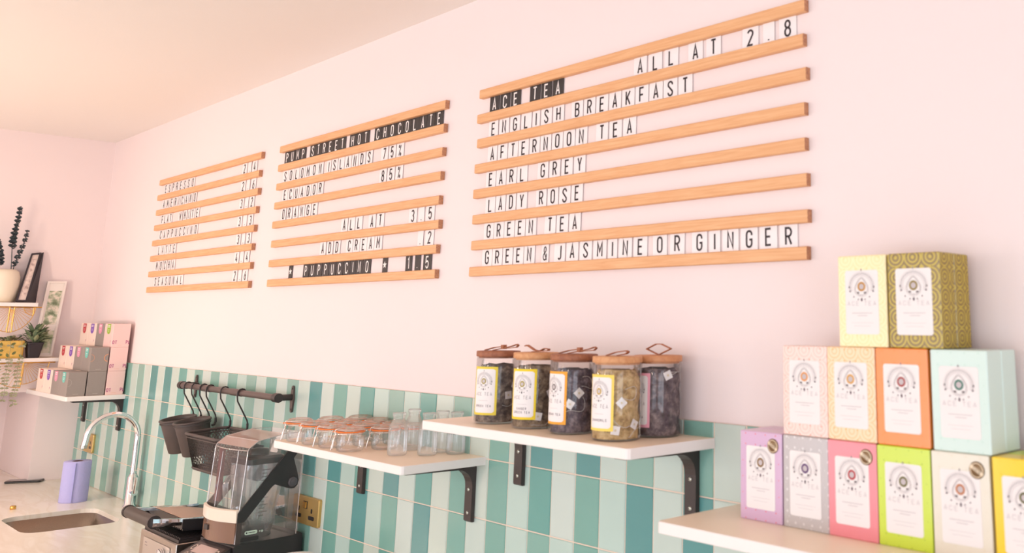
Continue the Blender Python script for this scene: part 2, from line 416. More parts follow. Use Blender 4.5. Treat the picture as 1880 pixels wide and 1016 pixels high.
for a, c in (((-3.4, .4), (-3.34, 2.1)), ((-1.06, .4), (-1, 2.1)), ((-3.4, .4), (-1, .46)), ((-3.4, 2.04), (-1, 2.1)), ((-2.23, .4), (-2.17, 2.1))): b.box((XR+.03, a[0], a[1]), (XR+.09, c[0], c[1]))
w = struct(b.obj('window_4', m_shelfw)); b = MB(); b.box((XR+.06, -3.36, .44), (XR+.065, -1.04, 2.06)); b.obj('pane', m_pane, w)

# ------------------------------------------------------------------ tiled splashback
TP, TH, TX0, ZT = .0710, .11931, 2.1099, 1.3772
rows = MB(); rows.box((0, -.0058, .9005), (5.9, -.0004, ZT), 0)
trnd = random.Random(3)
k0 = -30
for k in range(k0, 53):
    x0 = max(0.0, TX0+k*TP)+.0013; x1 = TX0+(k+1)*TP-.0013
    if x1 > 5.89: break
    for r in range(4):
        z1 = ZT-r*TH-.0012; z0 = ZT-(r+1)*TH+.0012
        dark = (k % 2 == 0)
        mi = 1+len(TL)+trnd.choice([0, 0, 1, 1, 2, 3, 4]) if dark else 1+trnd.randrange(len(TL))
        if r == 0: z1 += .0012
        c = .0012
        ring0 = [(x0, -.0050, z0), (x1, -.0050, z0), (x1, -.0050, z1), (x0, -.0050, z1)]
        ring1 = [(x0, -.0064, z0), (x1, -.0064, z0), (x1, -.0064, z1), (x0, -.0064, z1)]
        j = [trnd.uniform(-.0002, .0002) for _ in range(4)]
        ring2 = [(x0+c, -.0075+j[0], z0+c), (x1-c, -.0075+j[1], z0+c), (x1-c, -.0075+j[2], z1-c), (x0+c, -.0075+j[3], z1-c)]
        rows.loft([ring0, ring1, ring2], mi); rows.add(ring2, [(0, 1, 2, 3)], mi)
o = rows.obj('tiled_splashback', [m_grout]+TL+TD)
tag(o, 'green striped splashback of upright glazed tiles, dark and pale columns alternating', 'tiles')

# ------------------------------------------------------------------ worktop with the sink cut-out, and its support
import bmesh
def plate_with_hole(outer, hole, z0, z1):
    bm = bmesh.new()
    lo = []
    for pl in (outer, hole):
        vs = [bm.verts.new((x, y, z1)) for x, y in pl]; lo.append(vs)
        for i in range(len(vs)): bm.edges.new((vs[i], vs[(i+1) % len(vs)]))
    bmesh.ops.triangle_fill(bm, use_beauty=True, use_dissolve=False, edges=bm.edges[:])
    ex = bmesh.ops.extrude_face_region(bm, geom=bm.faces[:])
    bmesh.ops.translate(bm, vec=(0, 0, z0-z1), verts=[g for g in ex['geom'] if isinstance(g, bmesh.types.BMVert)])
    bmesh.ops.recalc_face_normals(bm, faces=bm.faces[:])
    me = bpy.data.meshes.new('worktop'); bm.to_mesh(me); bm.free(); return me
SX0, SX1, SY0, SY1 = .775, 1.11, -.39, -.118
hole = rrect(SX0, SY0, SX1, SY1, .055, 6)
me = plate_with_hole([(-.51, -1.19), (-.51, -.151), (.001, -.151), (.001, -.001), (5.9, -.001), (5.9, -.64), (.0, -.64), (0, -1.19)], hole, .886, .9)
me.materials.append(m_marble); o = bpy.data.objects.new('worktop', me); COL.objects.link(o)
tag(o, 'pale cream marble worktop running below the tiled wall, with the sink cut out', 'worktop')
b = MB(); b.box((0.001, -.6, 0), (.74, -.01,   .8855)); b.box((.74, -.6, 0), (1.15, -.42,   .8855)); b.box((1.15, -.6, 0), (5.88, -.01,   .8855)); b.box((.74, -.1, 0), (1.15, -.01, .8855))
struct(b.obj('trim_1', m_front))
# sink bowl
b = MB()
rg = []
for z, i in ((.8856, -.006), (.8856, .003), (.76, .010), (.745, .018), (.738, .035)):
    rg.append([(x, y, z) for x, y in rrect(SX0+i, SY0+i, SX1-i, SY1-i, max(.05-i*.3, .02), 6)])
b.loft(rg, 0, smooth=True); b.add(rg[-1], [tuple(range(len(rg[-1])))])
sk = thing('sink', 'undermounted stainless steel sink bowl with rounded corners in the worktop', 'sink')
b.obj('bowl', m_sink, sk)
b = MB(); b.lathe([(.0, .0), (.022, .0), (.026, .003), (.026, .0)], (.94, -.25, .7385), 24); b.obj('drain', m_chrome, sk)
b = MB()
for i in range(2): b.box((1.02+i*.012, -.128, .868-.02), (1.028+i*.012, -.1265, .868-.012))
b.obj('overflow', m_blackp, sk)

# ------------------------------------------------------------------ faucet
fx, fy = .868, -.036
t = thing('kitchen_faucet', 'tall chrome gooseneck faucet behind the sink', 'faucet', (fx, fy, .9))
b = MB(); b.lathe([(.0, 0), (.021, 0), (.021, .006), (.017, .01), (.0165, .1), (.0125, .106), (.011, .112)], (0, 0, 0), 24); b.obj('body', m_chrome, t)
b = MB(); pts = [(0, 0, .1+.0225*i) for i in range(7)]
cz = .236; rr = .079
pts += [(0, -rr+rr*math.cos(R(a)), cz+rr*math.sin(R(a))) for a in range(0, 181, 12)]
pts += [(0, -2*rr-.003, cz-.018)]
b.tube(pts, .0098, 14); b.obj('spout', m_chrome, t)
b = MB(); b.tube([(0, -2*rr-.003, cz-.016), (0, -2*rr-.004, cz-.026)], .0105, 14); b.obj('aerator', m_steel, t)
b = MB(); b.tube([(.012, 0, .052), (.034, 0, .052)], .0105, 14); b.tube([(.034, 0, .05), (.037, .0, .075), (.04, 0, .102)], [.0045, .005, .0055], 10); b.obj('lever', m_chrome, t)
b = MB(); b.tube([(-.016, 0, .062), (-.024, 0, .062)], .004, 10); b.obj('temperature_marker', mat('purple_marker', (110, 80, 190), .4), t)

# ------------------------------------------------------------------ blue roll, phone, cork
t = thing('paper_towel_roll', 'pale blue paper towel roll standing on the worktop by the tiles', 'paper roll', (.598, -.139, .9))
b = MB(); prof = [(.0175, .0), (.0435, 0), (.044, .004), (.0435, .135), (.042, .138), (.0175, .138)]; b.lathe(prof, (0, 0, 0), 40)
b.add([(.0415, -.0125, .001), (.0460, -.017, .001), (.0460, -.017, .135), (.0415, -.0125, .135)], [(0, 1, 2, 3)])
b.obj('paper', m_roll, t)
b = MB(); b.lathe([(.0155, 0), (.0175, 0), (.0175, .137), (.0155, .137)], (0, 0, 0), 28); b.obj('core', m_kraft, t)
t = thing('mobile_phone', 'dark mobile phone lying flat on the worktop in the left corner', 'phone', (-.012, -.158, .9), R(62))
b = MB(); rg = [[(x, y, z) for x, y in rrect(-.062+i, -.03+i, .062-i, .03-i, .009, 5)] for z, i in ((.0003, .002), (.002, 0), (.006, 0), (.008, .002))]
b.loft(rg, 0, cap=True); b.obj('case', m_blackp, t)
b = MB(); b.flat([rrect(-.058, -.0265, .058, .0265, .007)], lambda u, v, w: (u, v, .0082)); b.obj('screen', m_screen, t)
b = MB(); b.lathe([(0, 0), (.0085, 0), (.0095, .002), (.0095, .009), (.0075, .0115), (0, .0115)], (0, 0, 0), 20)
o = b.obj('bottle_cap', m_brassl, None, (.62, -.32, .9)); tag(o, 'small gold screw cap lying on the worktop left of the sink', 'cap')

# ------------------------------------------------------------------ shelves and brackets
SHD, SHT = .20, .0165
def shelf(x0, x1, z, label):
    t = thing('wall_shelf', label, 'shelf', (x0, 0, z), 0, 'white wall shelves')
    w = x1-x0; c = .0035; rc = .006; rg = []
    out = lambda i: [(i, -.0008), (i, -SHD+rc), (rc*.4+i, -SHD+rc*.3+i), (rc+i, -SHD+i), (w-rc-i, -SHD+i), (w-rc*.4-i, -SHD+rc*.3+i), (w-i, -SHD+rc), (w-i, -.0008)]
    for zz, i in ((-SHT, .001), (-SHT+.001, 0), (-.001, 0), (0, .001)): rg.append([(x, y, zz) for x, y in out(i)])
    b = MB(); b.loft(rg, 0); b.add(rg[0], [tuple(range(8))[::-1]], 0); b.add(rg[-1], [tuple(range(8))], 1)
    b.obj('board', [m_shelfw, m_shelft], t)
    return t
ZM, ZR, ZL, Z4 = 1.2621, 1.3533, 1.2621, 1.2605
shelf(2.3625, 2.9524, ZM, 'white shelf holding the clip-top jars and little milk bottles')
shelf(3.0140, 3.6038, ZR, 'white shelf holding the wooden-lidded tea jars')
shelf(.004, .5800, ZL, 'white shelf in the left corner holding the coffee cartons')
shelf(3.668, 4.258, Z4, 'white shelf at the lower right holding the pyramid of tea cartons')
def bracket():
    t = thing('shelf_bracket', '', 'bracket', (0, 0, 0), 0, 'black shelf brackets')
    d = .009; L = .165; H = .116; r = .036
    poly = [(0, 0), (-L, 0), (-L-.003, -.002), (-L, -.006), (-d-r, -d)]+[(-d-r+r*math.sin(R(a)), -d-r+r*math.cos(R(a))) for a in range(15, 91, 15)]+[(-d, -H+.003), (-d+.003, -H), (-.001, -H), (0, -H)]
    b = MB(); n = len(poly)
    a_ = [(-.013, y-.0080, z) for y, z in poly]; c_ = [(.013, y-.0080, z) for y, z in poly]
    b.add(a_+c_, [tuple(range(n)), tuple(range(n, 2*n))[::-1]]+[(i, n+i, n+(i+1) % n, (i+1) % n) for i in range(n)])
    b.obj('arm', m_brack, t)
    for zz in (-.052, -.098):
        b = MB(); b.lathe([(0, .0016), (.0022, .0014), (.0034, .0004), (.0036, -.0004)], (0, -.0080-d-.0004, zz), 14, axis='y'); b.lathe([(0, .0018), (.001, .0018)], (0, -.0080-d-.0004, zz), 8, 1, axis='y'); b.obj('screw', [m_screw, m_blackp], t)
    return t
br = bracket(); first = True
for x, z, lb in ((.098, ZL, 'left black bracket under the coffee carton shelf'), (.556, ZL, 'right black bracket under the coffee carton shelf'),
                 (2.441, ZM, 'left black bracket under the clip-top jar shelf'), (2.909, ZM, 'right black bracket under the clip-top jar shelf'),
                 (3.078, ZR, 'left black bracket under the tea jar shelf'), (3.557, ZR, 'right black bracket under the tea jar shelf, nearest the tea cartons')):
    zz = z-SHT
    if first: br.location = (x, 0, zz); br['label'] = lb; first = False
    else: dup(br, (x, 0, zz), lb)

# ------------------------------------------------------------------ menu boards
Z0, DZ, SH_ = 2.0655, .0582, .0208
BX = [(2.8587, 3.8033), (1.7747, 2.7143), (.6838, 1.6339)]
BN = ['right', 'middle', 'left']
ordn = ['topmost', 'second', 'third', 'fourth', 'fifth', 'sixth', 'seventh', 'lowest']
for bi, (x0, x1) in enumerate(BX):
    for k in range(8):
        rr_ = random.Random(bi*10+k); dx = rr_.uniform(-.003, .003)
        L = x1-x0; b = MB()
        sec = [(-.0005, -SH_), (-.0105, -SH_), (-.012, -SH_+.0015), (-.012, -.0015), (-.0105, 0), (-.0005, 0)]
        a_ = [(0, y, z) for y, z in sec]; c_ = [(L, y, z) for y, z in sec]
        b.loft([a_, c_], 0); b.add(a_, [tuple(range(6))], 1); b.add(c_, [tuple(range(6))[::-1]], 1)
        o = b.obj('menu_rail', [m_oak, m_oakend], None, (x0+dx, 0, Z0-DZ*k))
        tag(o, '%s oak rail of the %s menu board' % (ordn[k], BN[bi]), 'rail', 'oak rails of the menu boards')
# lettering: board, row, [(word, left px, right px, dark)]
F_ = 1732.87
def xat(px, z, y=-.006):
    # world x where the image column px meets the plane y at height z (the row's own height)
    best = None; lo, hi_ = -1.0, 5.0
    def col(x):
        d = Vector((x, y, z))-CAMP; return 1309.1+F_*d.dot(r2)/d.dot(fw)
    for _ in range(40):
        m_ = (lo+hi_)/2
        if col(m_) < px: lo = m_
        else: hi_ = m_
    return lo
ROWS = [
 [[('ACE', 902, 948, 1), ('TEA', 976, 1026, 1), ('ALL', 1168, 1235, 0), ('AT', 1269, 1313, 0), ('2.8', 1369, 1450, 0)],
  [('ENGLISH', 900, 1027, 0), ('BREAKFAST', 1053, 1261, 0)],
  [('AFTERNOON', 898, 1069, 0), ('TEA', 1098, 1158, 0)],
  [('EARL', 895, 960, 0), ('GREY', 990, 1066, 0)],
  [('LADY', 894, 959, 0), ('ROSE', 987, 1061, 0)],
  [('GREEN', 891, 976, 0), ('TEA', 1003, 1057, 0)],
  [('GREEN', 888, 973, 0), ('&', 991, 1005, 0), ('JASMINE', 1021, 1178, 0), ('OR', 1203.5, 1246, 0), ('GINGER', 1276, 1452, 0)]],
 [[('PUMP', 523.5, 556.5, 1), ('STREET', 570, 629, 1), ('HOT', 643, 672, 1), ('CHOCOLATE', 689, 807, 1)],
  [('SOLOMON', 520, 588, 0), ('ISLANDS', 601, 678, 0), ('75%', 701, 735, 0)],
  [('ECUADOR', 519, 588, 0), ('85%', 698, 733, 0)],
  [('ORANGE', 516, 577, 0)],
  [('ALL', 627.5, 659, 0), ('AT', 678, 698.5, 0), ('3.5', 752.5, 790.5, 0)],
  [('ADD', 588, 618.5, 0), ('CREAM', 636.5, 695, 0), ('.2', 768.5, 789, 0)],
  [('*', 526.5, 535.5, 1), ('PUPPUCCINO', 557, 674, 1), ('*', 699, 709, 1), ('1.5', 746, 785, 1)]],
 [[('ESPRESSO', 301.7, 353.3, 0), ('2.4', 445.5, 467.5, 0)],
  [('AMERICANO', 297.8, 357, 0), ('2.6', 442.5, 465, 0)],
  [('FLAT', 295, 312.5, 0), ('WHITE', 327.5, 361.5, 0), ('3.2', 439.5, 462, 0)],
  [('CAPPUCCINO', 292, 358.5, 0), ('3.3', 436, 459.5, 0)],
  [('LATTE', 289, 319, 0), ('3.3', 433.5, 456, 0)],
  [('MOCHA', 284.5, 317, 0), ('4.4', 430.5, 453, 0)],
  [('SEASONAL', 282, 332, 0), ('2.6', 427, 449.5, 0)]]]
HL = .0305
cache = {}
nth = ['first', 'second', 'third', 'fourth', 'fifth', 'sixth', 'seventh', 'eighth', 'ninth', 'tenth']
rown = ['top', 'second', 'third', 'fourth', 'fifth', 'sixth', 'bottom']
crnd = random.Random(11)
for bi, rws in enumerate(ROWS):
    for ri, words in enumerate(rws):
        zb = Z0-DZ*(ri+1); zl = zb+.0040
        for wi_, (wd, pa, pb, dark) in enumerate(words):
            X0 = xat(pa, zl+HL/2); X1 = xat(pb, zl+HL/2)
            g = [gwidth(c) for c in wd]; n = len(wd)
            if n > 1:
                minh = HL*.98; gs = minh
                gap = ((X1-X0)-sum(g)*gs)/(n-1)
                if gap < .003: gs = (X1-X0-.003*(n-1))/sum(g); gap = .003
            else: gs = HL; gap = .009
            narrow = min(1.0, gs/HL) if n > 1 else 1.0
            x = X0 if n > 1 else (X0+X1)/2-g[0]*HL/2
            for ci, ch in enumerate(wd):
                wch = g[ci]*HL*narrow; cw = wch+min(gap, .022)-.0004
                jit = crnd.uniform(-.0004, .0004)
                cx = x+wch/2
                key = (ch, dark, round(cw, 4))
                if key not in cache:
                    bb = MB(); nseg = 1
                    ch_h = .0405
                    ringf = []
                    for s_ in range(nseg+1):
                        u = -cw/2+cw*s_/nseg; bow = 0
                        ringf.append((u, bow))
                    vs = []; fs = []
                    for (u, bow) in ringf: vs += [(u, -bow, -.0055), (u, -bow, ch_h-.0055), (u, -bow+.0006, ch_h-.0055), (u, -bow+.0006, -.0055)]
                    for s_ in range(nseg):
                        a0 = s_*4; a1 = a0+4
                        for q in range(4): fs.append((a0+q, a1+q, a1+(q+1) % 4, a0+(q+1) % 4))
                    fs.append((0, 1, 2, 3)); e0 = nseg*4; fs.append((e0+3, e0+2, e0+1, e0))
                    bb.add(vs, fs); mc = bb.obj('letter_card', m_cardb if dark else m_cardw)
                    b2 = MB()
                    polys = glyph(ch, HL, 0, 0, .085 if ch in '%&' else .118, 1.0)
                    wv = gwidth(ch)*HL
                    def fr(u, v, w, cw=cw, wv=wv, narrow=narrow):
                        uu = (u-wv/2)*narrow; return (uu, -.0005, v)
                    b2.flat(polys, fr)
                    lt = b2.obj('letter', m_inkw if dark else m_inkb)
                    cache[key] = (mc.data, lt.data)
                    bpy.data.objects.remove(mc); bpy.data.objects.remove(lt)
                md, ld = cache[key]
                zz = zl+crnd.uniform(-.0007, .0009)
                c_ = bpy.data.objects.new('letter_card', md); COL.objects.link(c_); c_.location = (cx, -.0022, zz)
                c_.rotation_euler = (0, crnd.uniform(-.012, .012), crnd.choice([-1, 1, 1])*crnd.uniform(.0, .018))
                l_ = bpy.data.objects.new('letter', ld); COL.objects.link(l_); l_.parent = c_
                kindn = {'*': 'star', '.': 'full stop', '&': 'ampersand', '%': 'percent sign'}.get(ch, ch)
                sh = 'black' if dark else 'white'
                if wd in ('ACE', 'PUMP', 'STREET') or (dark and wd == 'TEA'):
                    where = '%s card of the %s dark word' % (nth[ci], nth[wi_])
                elif len(wd) == 1:
                    where = 'the %s single card' % ('left' if wi_ == 0 else 'right' if ch == '*' else 'only')
                elif wd[0] in '0123456789.':
                    where = '%s card of the figure %s' % (nth[ci], wd)
                else: where = '%s letter of %s' % (nth[ci], wd)
                tag(c_, '%s %s card, %s, %s row, %s menu board' % (sh, kindn, where, rown[ri], BN[bi]), 'letter card', 'letter cards on the %s menu board' % BN[bi])
                x += wch+gap

# ------------------------------------------------------------------ emblem of the tea labels (2-D print, shared by cartons and jars)
def emblem(cx, cy, s):
    """returns dict of poly lists: ring, light, grey, dark"""
    D = {'ring': ring(cx, cy, .105*s, .028*s), 'light': [disc(cx, cy, .08*s)], 'grey': [], 'pale': [], 'dark': []}
    sp = []
    for i in range(33):                                             # spade outline round the ring
        a = 2*PI*i/32; x = .20*math.sin(a); y = .22*math.cos(a)
        if math.cos(a) > 0: x *= (1-.45*math.cos(a)); y *= 1.12
        else: x *= (1+.12*abs(math.sin(2*a)))
        sp.append((cx+x*s, cy-.02*s+y*s))
    D['grey'] += ribbon(sp, .006*s)
    sp2 = [(cx+(x-cx)*1.16, cy+(y-cy)*1.16) for x, y in sp]; D['grey'] += ribbon(sp2, .0035*s)
    for rad, n, sz, key in ((.33, 22, .016, 'pale'), (.385, 28, .017, 'grey'), (.43, 30, .013, 'pale')):
        for i in range(n+1):
            a = R(-18+216*i/n); x = cx+rad*s*math.cos(a); y = cy+rad*s*math.sin(a)*.94
            q = sz*s; ca, sa = math.cos(a), math.sin(a)
            D[key].append([(x+q*1.6*ca, y+q*1.6*sa), (x-q*sa, y+q*ca), (x-q*1.2*ca, y-q*1.2*sa), (x+q*sa, y-q*ca)])
    for a in (-20, -50, -74, -106, -130, -160, -2, -178):                   # little spades along the lower arc
        x = cx+.41*s*math.cos(R(a)); y = cy+.37*s*math.sin(R(a)); q = .026*s
        if a in (-74, -106, -50, -130): q *= .8
        D['dark'].append([(x, y+q*1.3), (x-q, y-q*.2), (x-q*.5, y-q*.9), (x+q*.5, y-q*.9), (x+q, y-q*.2)])
    q = .05*s; y = cy-.36*s
    D['dark'].append([(cx, y+q*1.2), (cx-q*.75, y-q*.2), (cx-q*.3, y-q*.4), (cx-q*.45, y-q), (cx+q*.45, y-q), (cx+q*.3, y-q*.4), (cx+q*.75, y-q*.2)])
    for dx in (-.13, -.1, .1, .13):
        D['grey'] += [disc(cx+dx*s, cy-.17*s, .028*s, 8)]
    y = cy+.47*s; q = .045*s
    D['grey'].append([(cx, y+q), (cx-q*.5, y), (cx, y-q), (cx+q*.5, y)])
    return D

# ------------------------------------------------------------------ tea cartons
BW, BH, BD = .0785, .1235, .0385
def tea_carton(name_col, c, c2, kind, ringc, loc, label, seal=False, amt=.5, sidec=None, w=BW, hgt=BH):
    t = thing('tea_carton', label, 'tea box', loc, 0, 'tea cartons stacked in a pyramid')
    mm = pattern(name_col+'_carton', c, c2, 38.2 if kind != 'dots' else 70, kind=kind, amt=amt)
    f = lambda u, v, wv=0: (u, -.00025-wv, v)
    b = MB(); b.bbox((0, 0, 0), (w, BD, hgt), .0012)
    for i in range(4):                      # small printed spots round the label
        u = w*(.14+.24*i)
        for v in (.02, .12, .85, .97): b.flat([disc(u, hgt*v, w*.012, 8)], f, 0, 1)
    for v in (.3, .48, .66):
        for u in (.07, .93): b.flat([disc(w*u, hgt*v, w*.009, 8)], f, 0, 1)
    b.obj('carton', [mm, mat(name_col+'_spots', c2, .5)], t)
    b = MB(); lx0, lx1, ly0, ly1 = w*.155, w*.845, hgt*.135, hgt*.835
    b.flat([rrect(lx0, ly0, lx1, ly1, .0035)], f); lab = b.obj('label', m_paperw, t); lab['label'] = 'white rounded label'
    e = emblem(w*.5, hgt*.655, w*.62)
    b = MB(); b.flat(e['ring'], f, .0002, 0); b.flat(e['light'], f, .0002, 1); b.flat(e['grey'], f, .0002, 2); b.flat(e['pale'], f, .0002, 3); b.flat(e['dark'], f, .0002, 4)
    b.obj('emblem', [mat(name_col+'_ring', ringc, .5), m_lgrey, m_grey, m_lgrey, m_mauve], lab)
    b = MB(); b.flat(ctext('ACE TEA', hgt*.05, w*.5, hgt*.445, sp=.3, sw=.09, xs=1.75), f, .0002)
    b.flat(squiggle(w*.5, hgt*.365, w*.42, hgt*.004, 26, hgt*.0028)+squiggle(w*.51, hgt*.338, w*.2, hgt*.004, 14, hgt*.0026), f, .0002)
    b.flat(ribbon([(w*.28, hgt*.26), (w*.72, hgt*.26)], hgt*.0012)+ribbon([(w*.33, hgt*.225), (w*.67, hgt*.225)], hgt*.0012), f, .0002)
    b.obj('lettering', m_lgrey, lab)
    if seal:
        sx, sy, sr = w*.80, hgt*.855, w*.13
        b = MB(); b.lathe([(0, .0008), (sr*.95, .0008), (sr, .0003), (sr, 0)], (sx, -.0003, sy), 28, axis='y'); s_ = b.obj('award_seal', mat('bronze_foil', (128, 102, 74), .3, .6), t)
        b = MB(); g = lambda u, v, wv=0: (u, -.0013-wv, v)
        b.flat(ring(sx, sy, sr*.8, sr*.05), g, 0, 1)
        ca, sa = math.cos(R(-32)), math.sin(R(-32))
        rot = lambda P: [[(sx+(u-sx)*ca-(v-sy)*sa, sy+(u-sx)*sa+(v-sy)*ca) for u, v in p] for p in P]
        b.flat(rot([[(sx-sr*.93, sy-sr*.2), (sx+sr*.93, sy-sr*.2), (sx+sr*.93, sy+sr*.2), (sx-sr*.93, sy+sr*.2)]]), g, .0001, 1)
        b.flat(rot(ctext('TASTE', sr*.28, sx, sy-sr*.14, sp=.2, sw=.2, xs=1.3)), g, .0002, 0)
        b.obj('seal_print', [mat('dark_bronze', (70, 58, 48), .4), mat('pale_bronze', (214, 190, 160), .3, .5)], s_)
    return t
YB = -.100
r1 = [('lavender', (216, 178, 208), (236, 92, 104), 'plain', (142, 108, 66), 'lavender tea carton with red spots and a round seal, left end of the bottom row', True),
      ('silver', (196, 186, 184), (222, 214, 212), 'dots', (104, 70, 118), 'silver-grey tea carton with a purple ring emblem in the bottom row', False),
      ('rose', (240, 138, 146), (236, 142, 150), 'plain', (186, 70, 74), 'rose pink tea carton with a round seal in the bottom row', True),
      ('lime', (206, 224, 56), (168, 190, 40), 'plain', (120, 112, 70), 'lime green tea carton in the bottom row', False),
      ('ivory', (232, 222, 204), (226, 214, 190), 'plain', (196, 128, 90), 'ivory tea carton with a round seal in the bottom row', True),
      ('yellow', (248, 208, 10), (240, 196, 10), 'plain', (110, 102, 60), 'bright yellow tea carton cut by the right edge of the picture', False)]
xs1 = [3.7405, 3.8215, 3.9000, 3.9795, 4.0600, 4.1425]
for (nme, c, c2, kd, rc, lb, sl), x in zip(r1, xs1): tea_carton(nme, c, c2, kd, rc, (x, YB, Z4), lb, sl)
r2_ = [('blush', (246, 214, 202), (234, 130, 100), 'rings', (226, 156, 96), 'blush pink tea carton with a ring pattern, left end of the middle row', .22),
       ('peach', (250, 214, 172), (240, 164, 70), 'rings', (222, 166, 92), 'pale peach tea carton with a ring pattern beside the orange carton', .35),
       ('orange', (248, 140, 54), (240, 128, 46), 'plain', (172, 84, 82), 'plain orange tea carton in the middle row', .5),
       ('mint', (210, 228, 218), (190, 216, 202), 'plain', (76, 122, 108), 'mint green tea carton at the right end of the middle row', .5)]
Z5 = Z4+BH+.0006
xs2 = [3.8225, 3.9015, 3.9815, 4.0645]
for (nme, c, c2, kd, rc, lb, am), x in zip(r2_, xs2): tea_carton(nme, c, c2, kd, rc, (x, YB, Z5), lb, False, am)
Z6 = Z5+BH+.0006
tea_carton('butter', (254, 234, 182), (248, 212, 128), 'rings', (196, 140, 66), (3.9235, YB, Z6), 'pale butter yellow tea carton on top of the pyramid', False, .35)
tea_carton('olive', (192, 164, 24), (110, 76, 20), 'rings', (150, 128, 72), (4.0050, YB, Z6), 'olive tea carton with a dark ring pattern on top of the pyramid', False, .85)
# the second rank of cartons standing behind (their edges show at the right)
def back_carton(x, z, m_, lb, dy=.0405, w=BW):
    t = thing('tea_carton', lb, 'tea box', (x, YB+dy, z), 0, 'tea cartons behind the front rank')
    b = MB(); b.bbox((0, 0, 0), (w, BD, BH), .0012); b.obj('carton', m_, t)
    b = MB(); b.box((w+.0001, .001, BH*.1), (w+.0003, BD-.001, BH*.9)); return t
m_b = {k: bpy.data.materials[k+'_carton'] for k in ('lavender', 'silver', 'rose', 'lime', 'ivory', 'yellow', 'blush', 'peach', 'orange', 'mint', 'butter', 'olive')}
back_carton(4.0040, Z6-.0, m_b['olive'], 'olive carton directly behind the patterned olive one')
back_carton(4.0640, Z5, m_b['mint'], 'mint carton standing behind the mint one at the row end')
back_carton(3.9815, Z5, m_b['orange'], 'hidden carton behind the orange one')
back_carton(4.1425, Z4, m_b['lime'], 'greenish yellow carton behind the bright yellow one')
back_carton(4.0600, Z4, m_b['ivory'], 'hidden carton behind the ivory one')
back_carton(3.9795, Z4, m_b['lime'], 'hidden carton behind the lime green one')
back_carton(3.7395, Z4-.0, m_b['lavender'], 'carton behind the lavender one')

# ------------------------------------------------------------------ tea jars
JR, JH = .0403, .121
def onjar(r, a0):
    # unrolls a flat print round the glass: u runs round the jar, v up
    return lambda u, v, w=0: ((r+w)*math.sin(u/r+a0), -(r+w)*math.cos(u/r+a0), v)
def subdiv(polys, n=6):
    out = []
    for p in polys:
        us = [q[0] for q in p]; lo, hi_ = min(us), max(us)
        if hi_-lo < .006: out.append(p); continue
        k = max(1, int((hi_-lo)/.004))
        # only used for axis-aligned rectangles
        vs = [q[1] for q in p]
        for i in range(k):
            a_ = lo+(hi_-lo)*i/k; c_ = lo+(hi_-lo)*(i+1)/k
            out.append([(a_, min(vs)), (c_, min(vs)), (c_, max(vs)), (a_, max(vs))])
    return out
def pyramid(c, s, rot):
    M_ = Matrix.Rotation(rot[0], 3, 'X') @ Matrix.Rotation(rot[1], 3, 'Z')
    P = [Vector((s, s*.6, -s*.5)), Vector((-s, s*.6, -s*.5)), Vector((0, -s, -s*.5)), Vector((0, 0, s))]
    return [tuple(M_ @ p+Vector(c)) for p in P], [(0, 2, 1), (0, 1, 3), (1, 2, 3), (2, 0, 3)]
STRAPS = {1: 'long', 2: 'fold', 3: 'long', 4: 'short', 5: 'open'}
